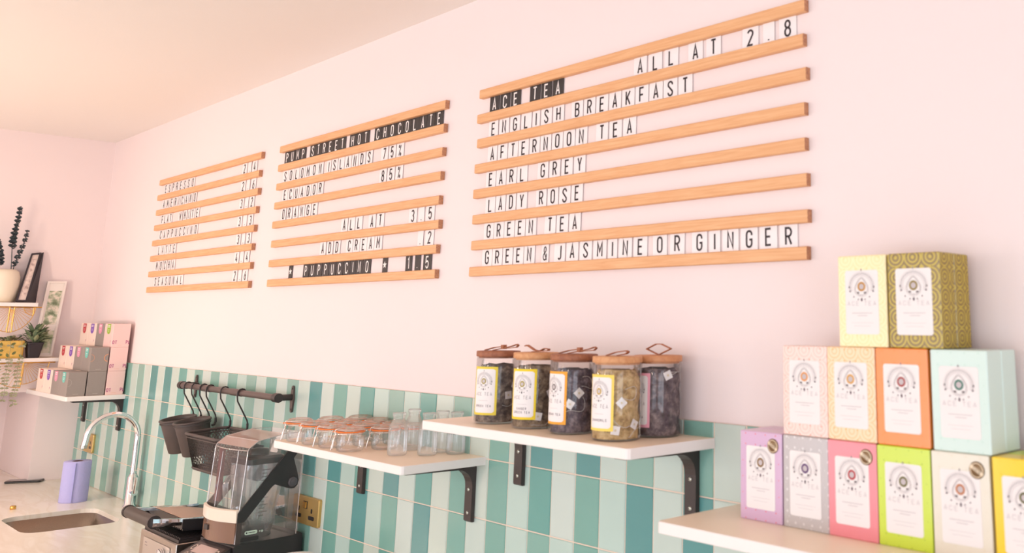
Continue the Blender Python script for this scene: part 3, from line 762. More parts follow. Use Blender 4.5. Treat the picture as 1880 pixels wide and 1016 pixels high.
def tea_jar(i, x, y, lidm, bord, ringc, cont, la, word, label, fill):
    t = thing('tea_jar', label, 'jar', (x, y, ZR), 0, 'wooden-lidded tea jars')
    b = MB(); b.lathe([(0, .0008), (JR-.004, .0008), (JR-.001, .003), (JR, .006), (JR, JH-.004), (JR-.001, JH)], (0, 0, 0), 48); b.obj('glass_body', m_glass, t)
    b = MB(); b.lathe([(0, JH+.0005), (JR+.0002, JH+.0005), (JR+.0009, JH+.0015), (JR+.0009, JH+.0095), (JR+.0001, JH+.0105), (0, JH+.0105)], (0, 0, 0), 44); b.lathe([(JR-.0035, JH-.0025), (JR-.0035, JH+.0005)], (0, 0, 0), 36, 0, cap0=True)
    ld = b.obj('lid', lidm, t)
    b = MB(); z = JH+.0108; kind = STRAPS[i]
    def strap(path, w=.005):
        # flat leather band swept along the jar's length
        rings_ = []
        for (u, v, z_) in path: rings_.append([(u, v-w, z_), (u, v+w, z_), (u, v+w, z_+.0014), (u, v-w, z_+.0014)])
        b.loft(rings_, 0, cap=True)
    if kind == 'long':
        strap([(-.03, .0, z), (-.01, 0, z+.005), (.012, 0, z+.0075)]); strap([(-.012, 0, z), (.01, 0, z+.004), (.03, 0, z+.008), (.041, 0, z+.0115), (.044, 0, z+.0095), (.04, 0, z+.006), (.012, 0, z+.0035)], .004)
        b.box((.008, -.0055, z+.003), (.014, .0055, z+.011))
    elif kind == 'fold':
        strap([(-.024, 0, z+.010), (-.02, 0, z+.0115), (-.004, 0, z+.003), (.006, 0, z+.001), (.018, 0, z+.006), (.026, 0, z+.005), (.026, 0, z+.0025), (-.008, 0, z)])
    elif kind == 'short':
        strap([(-.02, 0, z), (-.004, 0, z+.005), (.016, 0, z+.008), (.02, 0, z+.006), (.016, 0, z+.003), (0, 0, z)])
    else:
        strap([(0, 0, z), (-.022, 0, z+.009), (-.004, 0, z+.0175), (.006, 0, z+.0175), (.024, 0, z+.01), (.002, 0, z)], .004)
    b.obj('lid_strap', m_leather, ld, None, (0, 0, R(20)))
    f = onjar(JR+.0004, la)
    LW, LH, lz = .054, .087, .0165
    b = MB(); b.flat(subdiv([[(-LW/2, lz), (LW/2, lz), (LW/2, lz+LH), (-LW/2, lz+LH)]]), f); lb = b.obj('label', bord, t)
    b = MB(); mg = .0042
    # white panel with clipped corners, unrolled in strips
    n = 14; w0 = LW/2-mg
    for s_ in range(n):
        u0 = -w0+2*w0*s_/n; u1 = -w0+2*w0*(s_+1)/n
        cut = lambda u: max(0, abs(u)-(w0-.0035))**1.0*.8
        b.flat([[(u0, lz+mg+cut(u0)), (u1, lz+mg+cut(u1)), (u1, lz+LH-mg-cut(u1)), (u0, lz+LH-mg-cut(u0))]], f, .0002)
    b.obj('label_panel', m_paperw, lb)
    e = emblem(0, lz+LH*.70, .040); b = MB()
    for j_, k_ in enumerate(('ring', 'light', 'grey', 'pale', 'dark')): b.flat(e[k_], f, .0004, j_)
    b.obj('emblem', [mat('jar_ring_%d' % i, ringc, .5), m_lgrey, m_grey, m_grey, mat('jar_spade_%d' % i, (60, 48, 50), .6)], lb)
    b = MB(); b.flat(ctext('ACE TEA', .0062, 0, lz+LH*.40, sp=.25, sw=.1, xs=1.3), f, .0004, 0)
    b.flat(squiggle(0, lz+LH*.30, .02, .0002, 16, .00012), f, .0004, 0)
    for q, wl in enumerate(word): b.flat(ctext(wl, .0042, 0, lz+LH*(.165 if len(word) == 1 else .19)-q*.0062, sp=.25, sw=.13, xs=1.4), f, .0004, 1)
    b.flat(ribbon([(-.014, lz+LH*.12 if len(word) == 1 else lz+LH*.08), (.014, lz+LH*.12 if len(word) == 1 else lz+LH*.08)], .00012), f, .0004, 0)
    b.obj('lettering', [m_grey, m_mauve], lb)
    # loose mass of tea in the jar
    b = MB(); rnd = random.Random(i*5); n = 26; pr = []
    for kz in range(11):
        zz = .0034+(fill+.004-.0034)*kz/10; ringp = []
        for a in range(n):
            q = (JR-.0014)*(1-rnd.uniform(0, .13)); 
            if kz == 10: q *= .8
            ringp.append((q*math.cos(2*PI*a/n), q*math.sin(2*PI*a/n), zz+rnd.uniform(-.002, .002)*(0 if kz == 0 else 1)))
        pr.append(ringp)
    b.loft(pr, 0, cap=True)
    o = b.obj('loose_tea', cont, None, (x, y, ZR)); tag(o, 'heap of tea filling the jar, %s' % label.replace('wooden-lidded jar with ', 'jar with '), 'tea', None, 'stuff')
def teamat(name, c1, c2, c3, sc):
    m, nt, bs = nm(name); tc = nt.nodes.new('ShaderNodeTexCoord'); n = nt.nodes.new('ShaderNodeTexNoise'); n.inputs['Scale'].default_value = sc; n.inputs['Detail'].default_value = 6; n.inputs['Roughness'].default_value = .7
    cr = nt.nodes.new('ShaderNodeValToRGB'); e = cr.color_ramp.elements; e[0].position = .36; e[0].color = srgb(c1); e[1].position = .68; e[1].color = srgb(c3); x_ = e.new(.5); x_.color = srgb(c2)
    bp = nt.nodes.new('ShaderNodeBump'); bp.inputs['Strength'].default_value = 1; bp.inputs['Distance'].default_value = .004
    nt.links.new(tc.outputs['Object'], n.inputs['Vector']); nt.links.new(n.outputs['Fac'], cr.inputs[0]); nt.links.new(cr.outputs[0], bs.inputs['Base Color']); bs.inputs['Roughness'].default_value = .85
    nt.links.new(n.outputs['Fac'], bp.inputs['Height']); nt.links.new(bp.outputs[0], bs.inputs['Normal']); return m
m_tea = [teamat('dark_green_tea', (72, 62, 62), (122, 106, 98), (196, 176, 158), 70), teamat('brown_leaf_tea', (84, 66, 54), (140, 116, 94), (196, 170, 140), 85),
         teamat('black_tea', (62, 52, 62), (104, 90, 102), (176, 158, 160), 60), teamat('chamomile', (156, 120, 72), (214, 178, 124), (240, 214, 166), 70), teamat('smoky_black_tea', (68, 54, 58), (108, 90, 96), (172, 150, 146), 65)]
m_yel = mat('yellow_label_border', (232, 206, 60), .5); m_yel2 = mat('golden_label_border', (242, 208, 20), .5); m_org = mat('orange_label_border', (244, 166, 40), .5); m_yel3 = mat('warm_yellow_label_border', (252, 216, 96), .5); m_pnk = mat('pink_label_border', (242, 168, 184), .5)
LA = R(8)
JX = [(3.146, -.122), (3.262, -.120), (3.376, -.124), (3.502, -.1345), (3.512, -.0515)]
tea_jar(1, *JX[0], m_lidw[0], m_yel, (170, 150, 84), m_tea[0], R(18), ['GREEN TEA'], 'wooden-lidded jar with pale yellow label, left end of the shelf', .103)
tea_jar(2, *JX[1], m_lidw[1], m_yel2, (170, 150, 60), m_tea[1], R(19), ['GINGER', 'GREEN TEA'], 'wooden-lidded jar with bright yellow label, second from the left', .104)
tea_jar(3, *JX[2], m_lidw[0], m_org, (120, 112, 110), m_tea[2], R(-2), ['INDIAN TEA'], 'wooden-lidded jar with orange-bordered label in the middle', .102)
tea_jar(4, *JX[3], m_lidw[1], m_yel3, (196, 160, 60), m_tea[3], R(4), ['CHAMOMILE'], 'wooden-lidded jar of golden chamomile near the shelf end', .106)
tea_jar(5, *JX[4], m_lidw[2], m_pnk, (170, 120, 140), m_tea[4], R(-10), ['ROSE TEA'], 'wooden-lidded jar with pink-bordered label behind the chamomile jar', .106)
# tea bags with string and tag showing through the glass
def ontea(a, z, r): return (r*math.sin(a), -r*math.cos(a), z)
pos = ['low down', 'halfway up', 'near the top', 'at the right side', 'at the front', 'behind the string']
bagm = [mat('tea_bag_gauze_dark', (112, 100, 104), .7, noise=.3, nscale=200), mat('tea_bag_gauze_gold', (226, 190, 130), .7, noise=.3, nscale=200)]
TB = {0: [(108, .070, 65), (88, .052, 5)], 1: [(63, .022, 80), (96, .062, 30)], 2: [(66, .068, 45), (44, .050, 60)],
      3: [(60, .060, 45), (95, .026, 62), (47, .018, 82)], 4: [(71, .100, 24)]}
jn = ['pale yellow label', 'bright yellow label', 'orange label', 'golden chamomile', 'pink label']
hts = ['upper', 'middle', 'lower']
for j, lst in TB.items():
    jx, jy = JX[j]; lst = sorted(lst, key=lambda q: -q[1])
    for q, (adeg, z, tw) in enumerate(lst):
        rn = random.Random(j*7+q); a = R(adeg)
        t = thing('tea_bag', '%s tea bag with paper tag in the jar with the %s' % (hts[q] if len(lst) == 3 else ('upper', 'lower')[q] if len(lst) == 2 else 'single', jn[j]), 'tea bag', (jx, jy, ZR), 0, 'tea bags in the glass jars')
        b = MB(); cx_, cy_, cz_ = ontea(a+.25, max(.017, z-.012), JR-.0150)
        vs, fs = pyramid((cx_, cy_, cz_), .0085, (rn.uniform(0, 1), rn.uniform(0, 3))); b.add(vs, fs); b.obj('pouch', bagm[1 if j == 3 else 0], t)
        b = MB(); hs = .0068; rg_ = JR+.0004; pts = []
        ca, sa = math.cos(R(tw)), math.sin(R(tw)); q4 = []
        for u, v in ((-hs, -hs), (hs, -hs), (hs, hs), (-hs, hs)):
            uu = u*ca-v*sa; vv = u*sa+v*ca; q4.append((uu, max(z+vv, .005)))
        nrm = Vector((math.sin(a), -math.cos(a), 0)); tg = Vector((math.cos(a), math.sin(a), 0)); C0 = nrm*(rg_-.0012)
        fq = lambda u, v, w=0: tuple(C0+tg*u+Vector((0, 0, v))+nrm*w)
        b.prism(q4, fq, (0, .0003)); tg_ = b.obj('tag', m_paperw, t)
        b = MB(); b.flat([disc(0, z, .002, 12)], fq, .0005); b.obj('tag_print', mat('tag_gold_%d%d' % (j, q), (224, 206, 176), .6), tg_)
        b = MB(); aa = a; pts = []
        for s_ in range(15):
            u = s_/14; pts.append(ontea(a+.1+.55*math.sin(u*3.3+q)+.12*u, max(.007, min(.105, z+.006-(.028 if q % 2 else -.018)*u+.006*math.sin(u*7+j))), JR-.0007))
        b.tube(pts, .00042, 5); b.obj('string', m_string, t)

# ------------------------------------------------------------------ clip-top jars
def clip_jar():
    t = thing('clip_top_jar', '', 'jar', (0, 0, 0), 0, 'clip-top jars with orange seals')
    r = .0285
    b = MB(); b.lathe([(0, .001), (r-.005, .0006), (r-.0015, .003), (r, .008), (r, .027), (r-.0012, .030), (r-.0035, .033), (r-.004, .0375), (r-.002, .039), (r-.002, .0405)], n=32)
    b.obj('glass_body', m_glass, t)
    b = MB(); b.lathe([(r-.004, .0398), (r+.0010, .0400), (r+.0014, .0411), (r+.0010, .0422), (r-.004, .0424)], n=32); b.obj('rubber_seal', m_rubber, t).data.transform(Matrix())
    b = MB(); b.lathe([(r-.004, .0423), (r-.001, .0425), (r-.0005, .047), (r-.0035, .0505), (r-.007, .0515), (r-.010, .0500), (0, .0495)], n=32); b.obj('lid', m_lidglass, t)
    b = MB(); b.tube([((r-.0015)*math.cos(2*PI*i/20), (r-.0015)*math.sin(2*PI*i/20), .0372) for i in range(20)], .0007, 5, closed=True)
    b.tube([((r+.0005)*math.cos(2*PI*i/20), (r+.0005)*math.sin(2*PI*i/20), .0462) for i in range(20)], .0006, 5, closed=True); b.obj('wire_band', m_wire, t)
    # clasp on the -X side
    b = MB(); x = -r
    for s_ in (-1, 1):
        b.tube([(x+.004, s_*.009, .0462), (x-.002, s_*.0075, .046), (x-.0045, s_*.0065, .036), (x-.003, s_*.005, .029), (x-.0055, s_*.0045, .024)], .0010, 6)
        b.tube([(x-.0035, s_*.0035, .030), (x-.0060, s_*.0045, .022), (x-.0080, s_*.005, .012), (x-.0095, s_*.0045, .004)], .0012, 6)
        b.tube([(x+.001, s_*.009, .0372), (x-.003, s_*.008, .034), (x-.0035, s_*.0035, .030)], .0010, 6)
    b.tube([(x-.0095, -.0045, .004), (x-.0100, 0, .0028), (x-.0095, .0045, .004)], .0012, 6); b.obj('clasp', m_wire, t)
    b = MB(); b.box((x-.0075, -.006, .0403), (x+.003, .006, .0424)); b.obj('seal_tab', m_rubber, t)
    return t
cj = clip_jar(); first = True
rowsj = [('front row', -.1645, [2.417, 2.500, 2.584, 2.669]), ('middle row', -.0945, [2.430, 2.518, 2.604, 2.690]), ('back row', -.0315, [2.450, 2.538, 2.622, 2.706])]
ol = ['leftmost', 'second', 'third', 'rightmost']
for rn_, y, xl in rowsj:
    for i, x in enumerate(xl):
        rz = R(57)+random.uniform(-.1, .1); lb = '%s clip-top glass jar of the %s on the jar shelf' % (ol[i], rn_)
        if first: cj.location = (x, y, ZM); cj.rotation_euler = (0, 0, rz); cj['label'] = lb; first = False
        else: dup(cj, (x, y, ZM), lb, rz)
# ------------------------------------------------------------------ milk bottles
def milk_bottle():
    t = thing('milk_bottle', '', 'bottle', (0, 0, 0), 0, 'small glass milk bottles')
    b = MB(); r = .0202
    out = [(0, .0012), (r-.003, .0006), (r-.0006, .003), (r, .006), (r, .052), (r-.001, .058), (.0135, .070), (.0118, .0745), (.0122, .0785), (.0136, .080), (.0139, .0845), (.0128, .086)]
    b.lathe(out, n=32)
    b.obj('glass_body', m_bottle, t)
    b = MB(); b.tube([(.0127*math.cos(2*PI*i/24), .0127*math.sin(2*PI*i/24), .0858) for i in range(24)], .0011, 6, closed=True); b.obj('rim', m_bottle, t)
    return t
mb = milk_bottle(); first = True
for x, y, lb in ((2.800, -.1255, 'little glass milk bottle nearest the front, beside the clip-top jars'), (2.748, -.0595, 'little glass milk bottle behind the front one, against the jars'),
                 (2.8455, -.0815, 'little glass milk bottle overlapped by the corner of the tea jar shelf'), (2.827, -.0370, 'little glass milk bottle fourth from the left, mostly behind the upper shelf'), (2.8695, -.0285, 'little glass milk bottle at the right end of the group')):
    if first: mb.location = (x, y, ZM); mb['label'] = lb; first = False
    else: dup(mb, (x, y, ZM), lb)

# ------------------------------------------------------------------ wall rail with hooks, pots and basket
ZRA, YRA = 1.331, -.052
t = thing('hanging_rail', 'brown-black metal rail on two star-shaped mounts above the worktop', 'rail')
b = MB(); b.tube([(1.268, YRA, ZRA), (2.000, YRA, ZRA)], .0088, 14); b.obj('bar', m_rail, t)
b = MB(); b.tube([(1.300, YRA, ZRA), (1.335, YRA, ZRA)], .0105, 14); b.tube([(1.47, YRA, ZRA), (1.54, YRA, ZRA)], .0100, 14); b.tube([(1.70, YRA, ZRA), (1.775, YRA, ZRA)], .0100, 14); b.obj('sleeve', m_rail, t)
for x in (1.291, 2.016):
    b = MB(); pl = [(0, .036), (-.005, .033), (-.0065, .024), (-.0075, .014), (-.010, .0), (-.0075, -.014), (-.0065, -.024), (-.005, -.033), (0, -.036), (.005, -.033), (.0065, -.024), (.0075, -.014), (.010, 0), (.0075, .014), (.0065, .024), (.005, .033)]
    b.prism(pl, lambda u, v, w: (x+u, -.0078-w, ZRA-.005+v), (0, .005)); mt = b.obj('wall_mount', m_rail, t)
    b = MB(); b.tube([(x, -.010, ZRA), (x, -.058, ZRA)], .0085, 12); b.tube([(x-.014, YRA, ZRA), (x+.010, YRA, ZRA)], .0125, 14); b.obj('socket', m_black, mt)
    for s_ in (-1, 1):
        b = MB(); b.lathe([(0, .001), (.003, .0005), (.003, 0)], (x, -.0130, ZRA-.005+s_*.028), 10, axis='y'); b.obj('screw', m_black, mt)
def hook():
    t = thing('s_hook', '', 'hook', (0, 0, 0), 0, 'black hooks on the wall rail')
    b = MB(); pts = [(0, .0115*math.cos(R(a))*-1, .0115*math.sin(R(a))) for a in range(-40, 181, 20)]
    pts = [(0, -math.cos(R(a))*.0115, math.sin(R(a))*.0115) for a in range(160, 0, -20)]
    # over the bar, then slanting down and back towards the wall
    pts = [(0, .0115, -.003), (0, .0112, .004), (0, .006, .0105), (0, 0, .0122), (0, -.007, .0105), (0, -.0118, .004), (0, -.0125, -.006), (0, -.010, -.022), (0, .006, -.050), (0, .022, -.078), (0, .0245, -.088), (0, .0235, -.094)]
    b.tube(pts, .0021, 8); b.obj('wire', m_black, t)
    b = MB(); b.tube([(0, .0238, -.086), (0, .0245, -.098), (0, .022, -.106), (0, .014, -.108)], .0036, 8); b.obj('tip', m_black, t)
    return t
hk = hook(); first = True
hl = ['first hook from the left on the black rail, holding the left pot', 'second hook from the left on the black rail, holding the left pot', 'third hook from the left on the black rail, holding the right pot',
      'fourth hook from the left on the black rail, holding the right pot', 'fifth hook from the left on the black rail, holding the mesh basket', 'rightmost hook on the black rail, holding the mesh basket']
for x, lb in zip((1.345, 1.411, 1.480, 1.534, 1.648, 1.775), hl):
    if first: hk.location = (x, YRA, ZRA); hk['label'] = lb; first = False
    else: dup(hk, (x, YRA, ZRA), lb)
def pot():
    t = thing('hanging_pot', '', 'pot', (0, 0, 0), 0, 'black pots hanging from the rail')
    def rg(r, z, oy=0): return [(r*math.cos(a)*1.0, oy+r*math.sin(a)*(1 if math.sin(a) < 0 else .85), z) for a in [2*PI*i/36 for i in range(36)]]
    b = MB(); b.loft([rg(.038, -.105, .006), rg(.041, -.103, .006), rg(.052, -.012), rg(.0525, -.001), rg(.0500, -.001), rg(.0495, -.012), rg(.039, -.100, .006)], 0, smooth=True)
    b.add(rg(.038, -.105, .006), [tuple(range(36))[::-1]]); b.add(rg(.039, -.100, .006), [tuple(range(36))]); b.obj('body', m_pot, t)
    b = MB(); b.tube(rg(.0540, -.003), .0032, 8, closed=True); b.tube(rg(.0535, -.012), .0016, 6, closed=True); b.obj('rim', m_pot, t)
    return t
pt = pot(); pt.location = (1.378, -.0795, 1.238); pt['label'] = 'left black pot hanging from two hooks on the rail'; pt.rotation_euler = (R(9), 0, 0)
dup(pt, (1.500, -.0795, 1.240), 'right black pot hanging beside the mesh basket')
# mesh basket
t = thing('mesh_basket', 'black mesh basket hanging from the right end of the rail', 'basket', (1.752, -.0855, 1.2195), 0); t.rotation_euler = (R(4), 0, 0)
bw, bd, bh = .128, .060, .098
def bring(sx, sy, z, r=.022): return [(x, y, z) for x, y in rrect(-sx, -sy, sx, sy, r, 6)]
b = MB()
top = bring(bw, bd, 0); bot = bring(bw-.022, bd-.014, -bh); n = len(top)
def resample(loop, m_):
    L_ = [0]; P = [Vector(p) for p in loop]+[Vector(loop[0])]
    for i in range(len(P)-1): L_.append(L_[-1]+(P[i+1]-P[i]).length)
    o_ = []
    for k in range(m_):
        s_ = L_[-1]*k/m_; i = 0
        while L_[i+1] < s_: i += 1
        o_.append(P[i].lerp(P[i+1], (s_-L_[i])/(L_[i+1]-L_[i])))
    return o_
ns = 76; T_ = resample(top, ns); B_ = resample(bot, ns); nr = 12
hw_ = .0011
for k in range(ns):
    for sg in (1, -1):
        pts = []
        for q in range(nr+1):
            f_ = q/nr; kk = (k+(sg*.5 if q % 2 else 0)) % ns; i0 = int(kk) % ns; i1 = (i0+1) % ns; fr_ = kk-int(kk)
            tp = T_[i0].lerp(T_[i1], fr_); bt = B_[i0].lerp(B_[i1], fr_); pts.append(tp.lerp(bt, f_*.93+.03))
        rings_ = []
        for p in pts:
            out_ = Vector((p.x, p.y, 0)).normalized()*.0006; side = Vector((-p.y, p.x, 0)).normalized()*hw_
            rings_.append([tuple(p-side), tuple(p+side), tuple(p+out_)])
        b.loft(rings_, 0)
b.obj('mesh_sides', m_pot, t)['kind'] = 'stuff'
b = MB(); b.tube(top, .0042, 8, closed=True); b.tube([(x, y, z-.009) for x, y, z in bring(bw-.001, bd-.001, 0)], .002, 6, closed=True); b.obj('rim', m_pot, t)
b = MB(); b.prism(rrect(-bw+.022, -bd+.014, bw-.022, bd-.014, .02), lambda u, v, w: (u, v, -bh-w), (-.002, .002)); b.tube([(x, y, z+.004) for x, y, z in bring(bw-.021, bd-.013, -bh)], .003, 6, closed=True); b.obj('bottom', m_pot, t)

# ------------------------------------------------------------------ brass sockets
def socket(x0, x1, z0, z1, label):
    t = thing('wall_socket', label, 'socket', ((x0+x1)/2, -.0078, (z0+z1)/2), 0, 'brass wall sockets')
    w, h_ = (x1-x0)/2, (z1-z0)/2
    b = MB(); rg = [[(x, -y, z) for x, z in rrect(-w+i, -h_+i, w-i, h_-i, .006, 5)] for y, i in ((.0, 0), (.006, 0), (.0085, .0015))]
    b.loft(rg, 0); b.add(rg[-1], [tuple(range(len(rg[-1])))]); b.obj('plate', m_brass, t)
    f = lambda cx, cz: (lambda u, v, wv=0: (cx+u, -.0086-wv, cz+v))
    b = MB(); b.prism([(-w*.11, 0), (w*.11, 0), (w*.11, h_*.42), (-w*.11, h_*.42)], f(0, h_*.22), (0, .004)); b.obj('switch', m_brassl, t)
    b = MB(); b.prism([(-w*.16, -h_*.03), (w*.16, -h_*.03), (w*.16, h_*.5), (-w*.16, h_*.5)], f(0, h_*.19), (0, .0008)); b.obj('switch_surround', m_blackp, t)
    for s_ in (-1, 1):
        b = MB(); b.prism(rrect(-.0035, -h_*.16, .0035, h_*.16, .002), f(s_*w*.5, h_*.08), (0, .0006)); b.prism(rrect(-w*.22, -h_*.14, w*.22, h_*.14, .004), f(s_*w*.5, -h_*.42), (0, .0006)); b.obj('pin_holes', m_blackp, t)
    return t
socket(2.0905, 2.238, 1.021, 1.0895, 'double brass wall socket right of the blender')
socket(.172, .284, 1.022, 1.093, 'double brass wall socket behind the faucet spout')

# ------------------------------------------------------------------ blender with sound enclosure
A5 = R(5); F0 = Vector((2.171, -.189, 1.0))
T5 = Vector((-math.sin(A5), math.cos(A5), 0)); N5 = Vector((math.cos(A5), math.sin(A5), 0))
bl = thing('blender', 'countertop blender in a clear sound enclosure under the jar shelf', 'blender', (F0.x, F0.y, .9), A5)
# local frame: x to the right (0 at the right side, -W at the left), y back from the front, z up from the worktop
BWd, BDp, hb = .170, .157, .1
lf = lambda s_, t_, z_: (s_, t_, z_)
# base
b = MB()
side = [(-.002, 0.001), (-.002, hb-.004), (.02, hb-.001), (.150, hb-.001), (.166, hb+.004), (.172, hb), (.174, hb-.01), (.174, .001)]
b.prism(side, lambda u, v, w: (w, u, v), (-BWd-.002, .004)); b.obj('base', m_blackp, bl)
b = MB(); pod = [(-.004, .001), (-.070, .001), (-.078, .01), (-.078, .052), (-.070, .062), (-.004, hb-.008)]
b.prism(pod, lambda u, v, w: (w, u, v), (-BWd+.006, -.006)); pdo = b.obj('control_pod', m_blackp, bl)
sl = (hb-.008-.062)/.066
pf = lambda u, v, w=0: (u, v-.070, .062+v*sl+.0006+w)
b = MB(); b.flat([rrect(-BWd+.016, .006, -.016, .058, .006)], pf, .0002, 0); b.flat([rrect(-BWd+.038, .026, -.038, .052, .002)], pf, .0006, 1)
for i in range(6): b.flat(ring(-BWd+.035+i*.020, .016, .0065, .0008, 12), pf, .0007, 2); b.flat([rrect(-BWd+.031+i*.020, .012, -BWd+.039+i*.020, .020, .001)], pf, .0006, 3)
for s_ in (-1, 1): b.flat(ring(-BWd/2+s_*.056, .040, .0075, .0012, 14), pf, .0007, 2)
b.obj('display_panel', [mat('panel_dark_foil', (92, 78, 74), .3), mat('lcd_pink_grey', (206, 176, 166), .25), mat('panel_print', (230, 206, 190), .4), mat('panel_button', (120, 102, 96), .4)], pdo)
# enclosure shell
prof = [(0, hb), (.011, hb+.217), (.014, hb+.224), (.036, hb+.240), (.105, hb+.2525), (BDp, hb+.2525), (BDp, hb)]
b = MB()
b.add([lf(0, u, v) for u, v in prof]+[lf(-BWd, u, v) for u, v in prof], [(i, i+1, 7+i+1, 7+i) for i in range(6) if i not in (0, 2, 3)], 0)
b.add([lf(0, u, v) for u, v in prof], [tuple(range(7))]); b.add([lf(-BWd, u, v) for u, v in prof], [tuple(range(7))[::-1]])
# bowed front face
rings_ = []
for k in range(9):
    a = k/8; s_ = -BWd*a; bow = .012*math.sin(PI*a)
    rings_.append([(s_, -bow, hb), (s_, .011-bow, hb+.217)])
b.loft(rings_, 0, closed=False)
enc = b.obj('enclosure', m_plexi, bl)
b = MB(); b.add([lf(0, u, v) for u, v in prof[2:5]]+[lf(-BWd, u, v) for u, v in prof[2:5]], [(0, 1, 4, 3), (1, 2, 5, 4)], 0); b.obj('top_panel', glass('pink_reflection_plastic', (.97, .95, .94), .06, .5, (244, 206, 192)), enc)  # clear top tinted pink to paint in the wall's reflection
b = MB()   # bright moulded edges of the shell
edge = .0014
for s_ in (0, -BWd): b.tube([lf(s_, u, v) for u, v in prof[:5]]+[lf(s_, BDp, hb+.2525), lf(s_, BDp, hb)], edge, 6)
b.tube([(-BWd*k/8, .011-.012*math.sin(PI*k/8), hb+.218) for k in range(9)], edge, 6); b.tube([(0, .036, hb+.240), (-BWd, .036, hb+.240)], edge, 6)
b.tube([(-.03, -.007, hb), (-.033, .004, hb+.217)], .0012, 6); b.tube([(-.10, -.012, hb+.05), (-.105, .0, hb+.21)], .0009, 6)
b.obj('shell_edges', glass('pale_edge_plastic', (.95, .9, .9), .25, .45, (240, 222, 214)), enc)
# collar at the front
b = MB(); rings_ = []
for k in range(13):
    a = k/12; s_ = .002-(BWd+.004)*a; bow = .020*math.sin(PI*a)
    rings_.append([(s_, -.003-bow, hb+.050), (s_, -.004-bow, hb+.078), (s_, .002-bow, hb+.080), (s_, .002-bow, hb+.050)])
b.loft(rings_, 0, cap=True, smooth=False); b.obj('front_collar', m_cream, bl)
b = MB(); rings_ = []
for k in range(13):
    a = k/12; s_ = -.002-(BWd-.004)*a; bow = .016*math.sin(PI*a)
    rings_.append([(s_, -.002-bow, hb+.001), (s_, -.002-bow, hb+.049), (s_, .002-bow, hb+.049), (s_, .002-bow, hb+.001)])
b.loft(rings_, 0, cap=True); b.obj('lower_front', glass('smoky_plastic', (.72, .6, .54), .06, .5, (178, 138, 116)), bl)
b = MB(); b.box((-.125, -.020, hb+.024), (-.105, -.013, hb+.036)); b.obj('latch', m_blackp, bl)
# hinge arms
arm = [(-.001, .050), (-.001, .072), (.118, .212), (.141, .205), (.131, .189), (.145, .150), (.1495, .135), (.147, .122), (.139, .115), (.131, .1145), (.122, .117), (.086, .130), (.078, .124), (.016, .050)]
for s_, nme in ((.0015, 'right'), (-BWd-.0045, 'left')):
    b = MB(); b.prism([(u, v+hb) for u, v in arm], lambda u, v, w: (w, u, v), (s_, s_+.004)); ar = b.obj('hinge_arm', m_blackp, bl)
    b = MB(); b.lathe([(0, .0055), (.006, .0055), (.0075, .0045), (.0085, .0055), (.011, .005), (.0125, .003), (.0125, 0)], (s_+(.003 if nme == 'right' else -.001), .133, hb+.131), 24, axis='x'); b.obj('pivot', mat('pivot_grey_'+nme, (84, 80, 84), .35), ar)
b = MB(); b.prism([(.0, .0), (.012, .0), (.012, .050), (-.001, .050)], lambda u, v, w: (w, u, v+hb), (.0012, .0035)); b.obj('front_strip', mat('smoke_black', (74, 62, 60), .35), bl)
# logo plate and handle recess on the right side
b = MB(); fs_ = lambda u, v, w=0: (.0010+w, u, v+hb)
b.flat([rrect(.022, .018, .054, .027, .0045)], fs_, 0, 0); b.flat(squiggle(.040, .0225, .018, .0006, 14, .0007), fs_, .0003, 1); b.flat([disc(.027, .0225, .0022, 10)], fs_, .0003, 1); b.flat([disc(.060, .0225, .002, 10), disc(.066, .022, .003, 10)], fs_, 0, 2)
b.obj('logo_plate', [mat('pale_green_plate', (206, 226, 208), .4), m_blackp, m_screw], bl)
b = MB(); b.prism(rrect(.008, .003, .058, .013, .004), lambda u, v, w: (w, u, v+hb), (.0006, .0022)); b.obj('grip_slot', m_blackp, bl)
# blender jug and lid inside
b = MB()
def sq(hx, hy, z, r=.014): return [(-.088+x, .086+y, z) for x, y in rrect(-hx, -hy, hx, hy, r, 5)]
b.loft([sq(.036, .036, hb+.004), sq(.040, .040, hb+.03), sq(.052, .050, hb+.150), sq(.052, .050, hb+.176)], 0, smooth=True); b.loft([sq(.049, .047, hb+.176), sq(.049, .047, hb+.15), sq(.037, .037, hb+.03)], 0, smooth=True)
for k in range(4):
    ang = (k*90+45)
    b.tube([(-.088+.05*math.cos(R(ang)), .086+.048*math.sin(R(ang)), hb+.17), (-.088+.038*math.cos(R(ang)), .086+.037*math.sin(R(ang)), hb+.03)], .0022, 6)
jg = b.obj('jug', m_jug, bl)
b = MB(); b.tube([(-.088, .034, hb+.150), (-.088, .012, hb+.146), (-.088, .006, hb+.13), (-.088, .012, hb+.07), (-.088, .036, hb+.055)], [.006, .007, .007, .0065, .005], 8); b.obj('jug_handle', m_jug, jg)
b = MB()
for k in range(14): b.box((-.0345+.0, .070+.0, hb+.052+k*.0085), (-.0335, .070+(.022 if k % 2 else .014), hb+.0532+k*.0085))
b.obj('measuring_marks', mat('mark_black', (60, 60, 62), .5), jg)
b = MB(); b.loft([sq(.054, .052, hb+.177), sq(.054, .052, hb+.190), sq(.045, .043, hb+.196)], 0, cap=True); b.lathe([(.024, 0), (.022, .014), (0, .016)], (-.088, .086, hb+.196), 20); b.obj('jug_lid', m_blackp, jg)
b = MB(); b.lathe([(.045, 0), (.045, .003), (.030, .006), (.028, .03), (.012, .034), (0, .034)], (-.088, .086, hb-.001), 28); b.obj('motor_coupling', mat('dark_grey_plastic', (70, 66, 68), .4), bl)
b = MB(); b.prism([(-.012, 0), (.012, 0), (.008, .13), (-.008, .13)], lambda u, v, w: (-.142+u, .012+w, hb+.084+v), (0, .008)); b.obj('tamper', mat('maroon_plastic', (110, 62, 66), .4), bl)
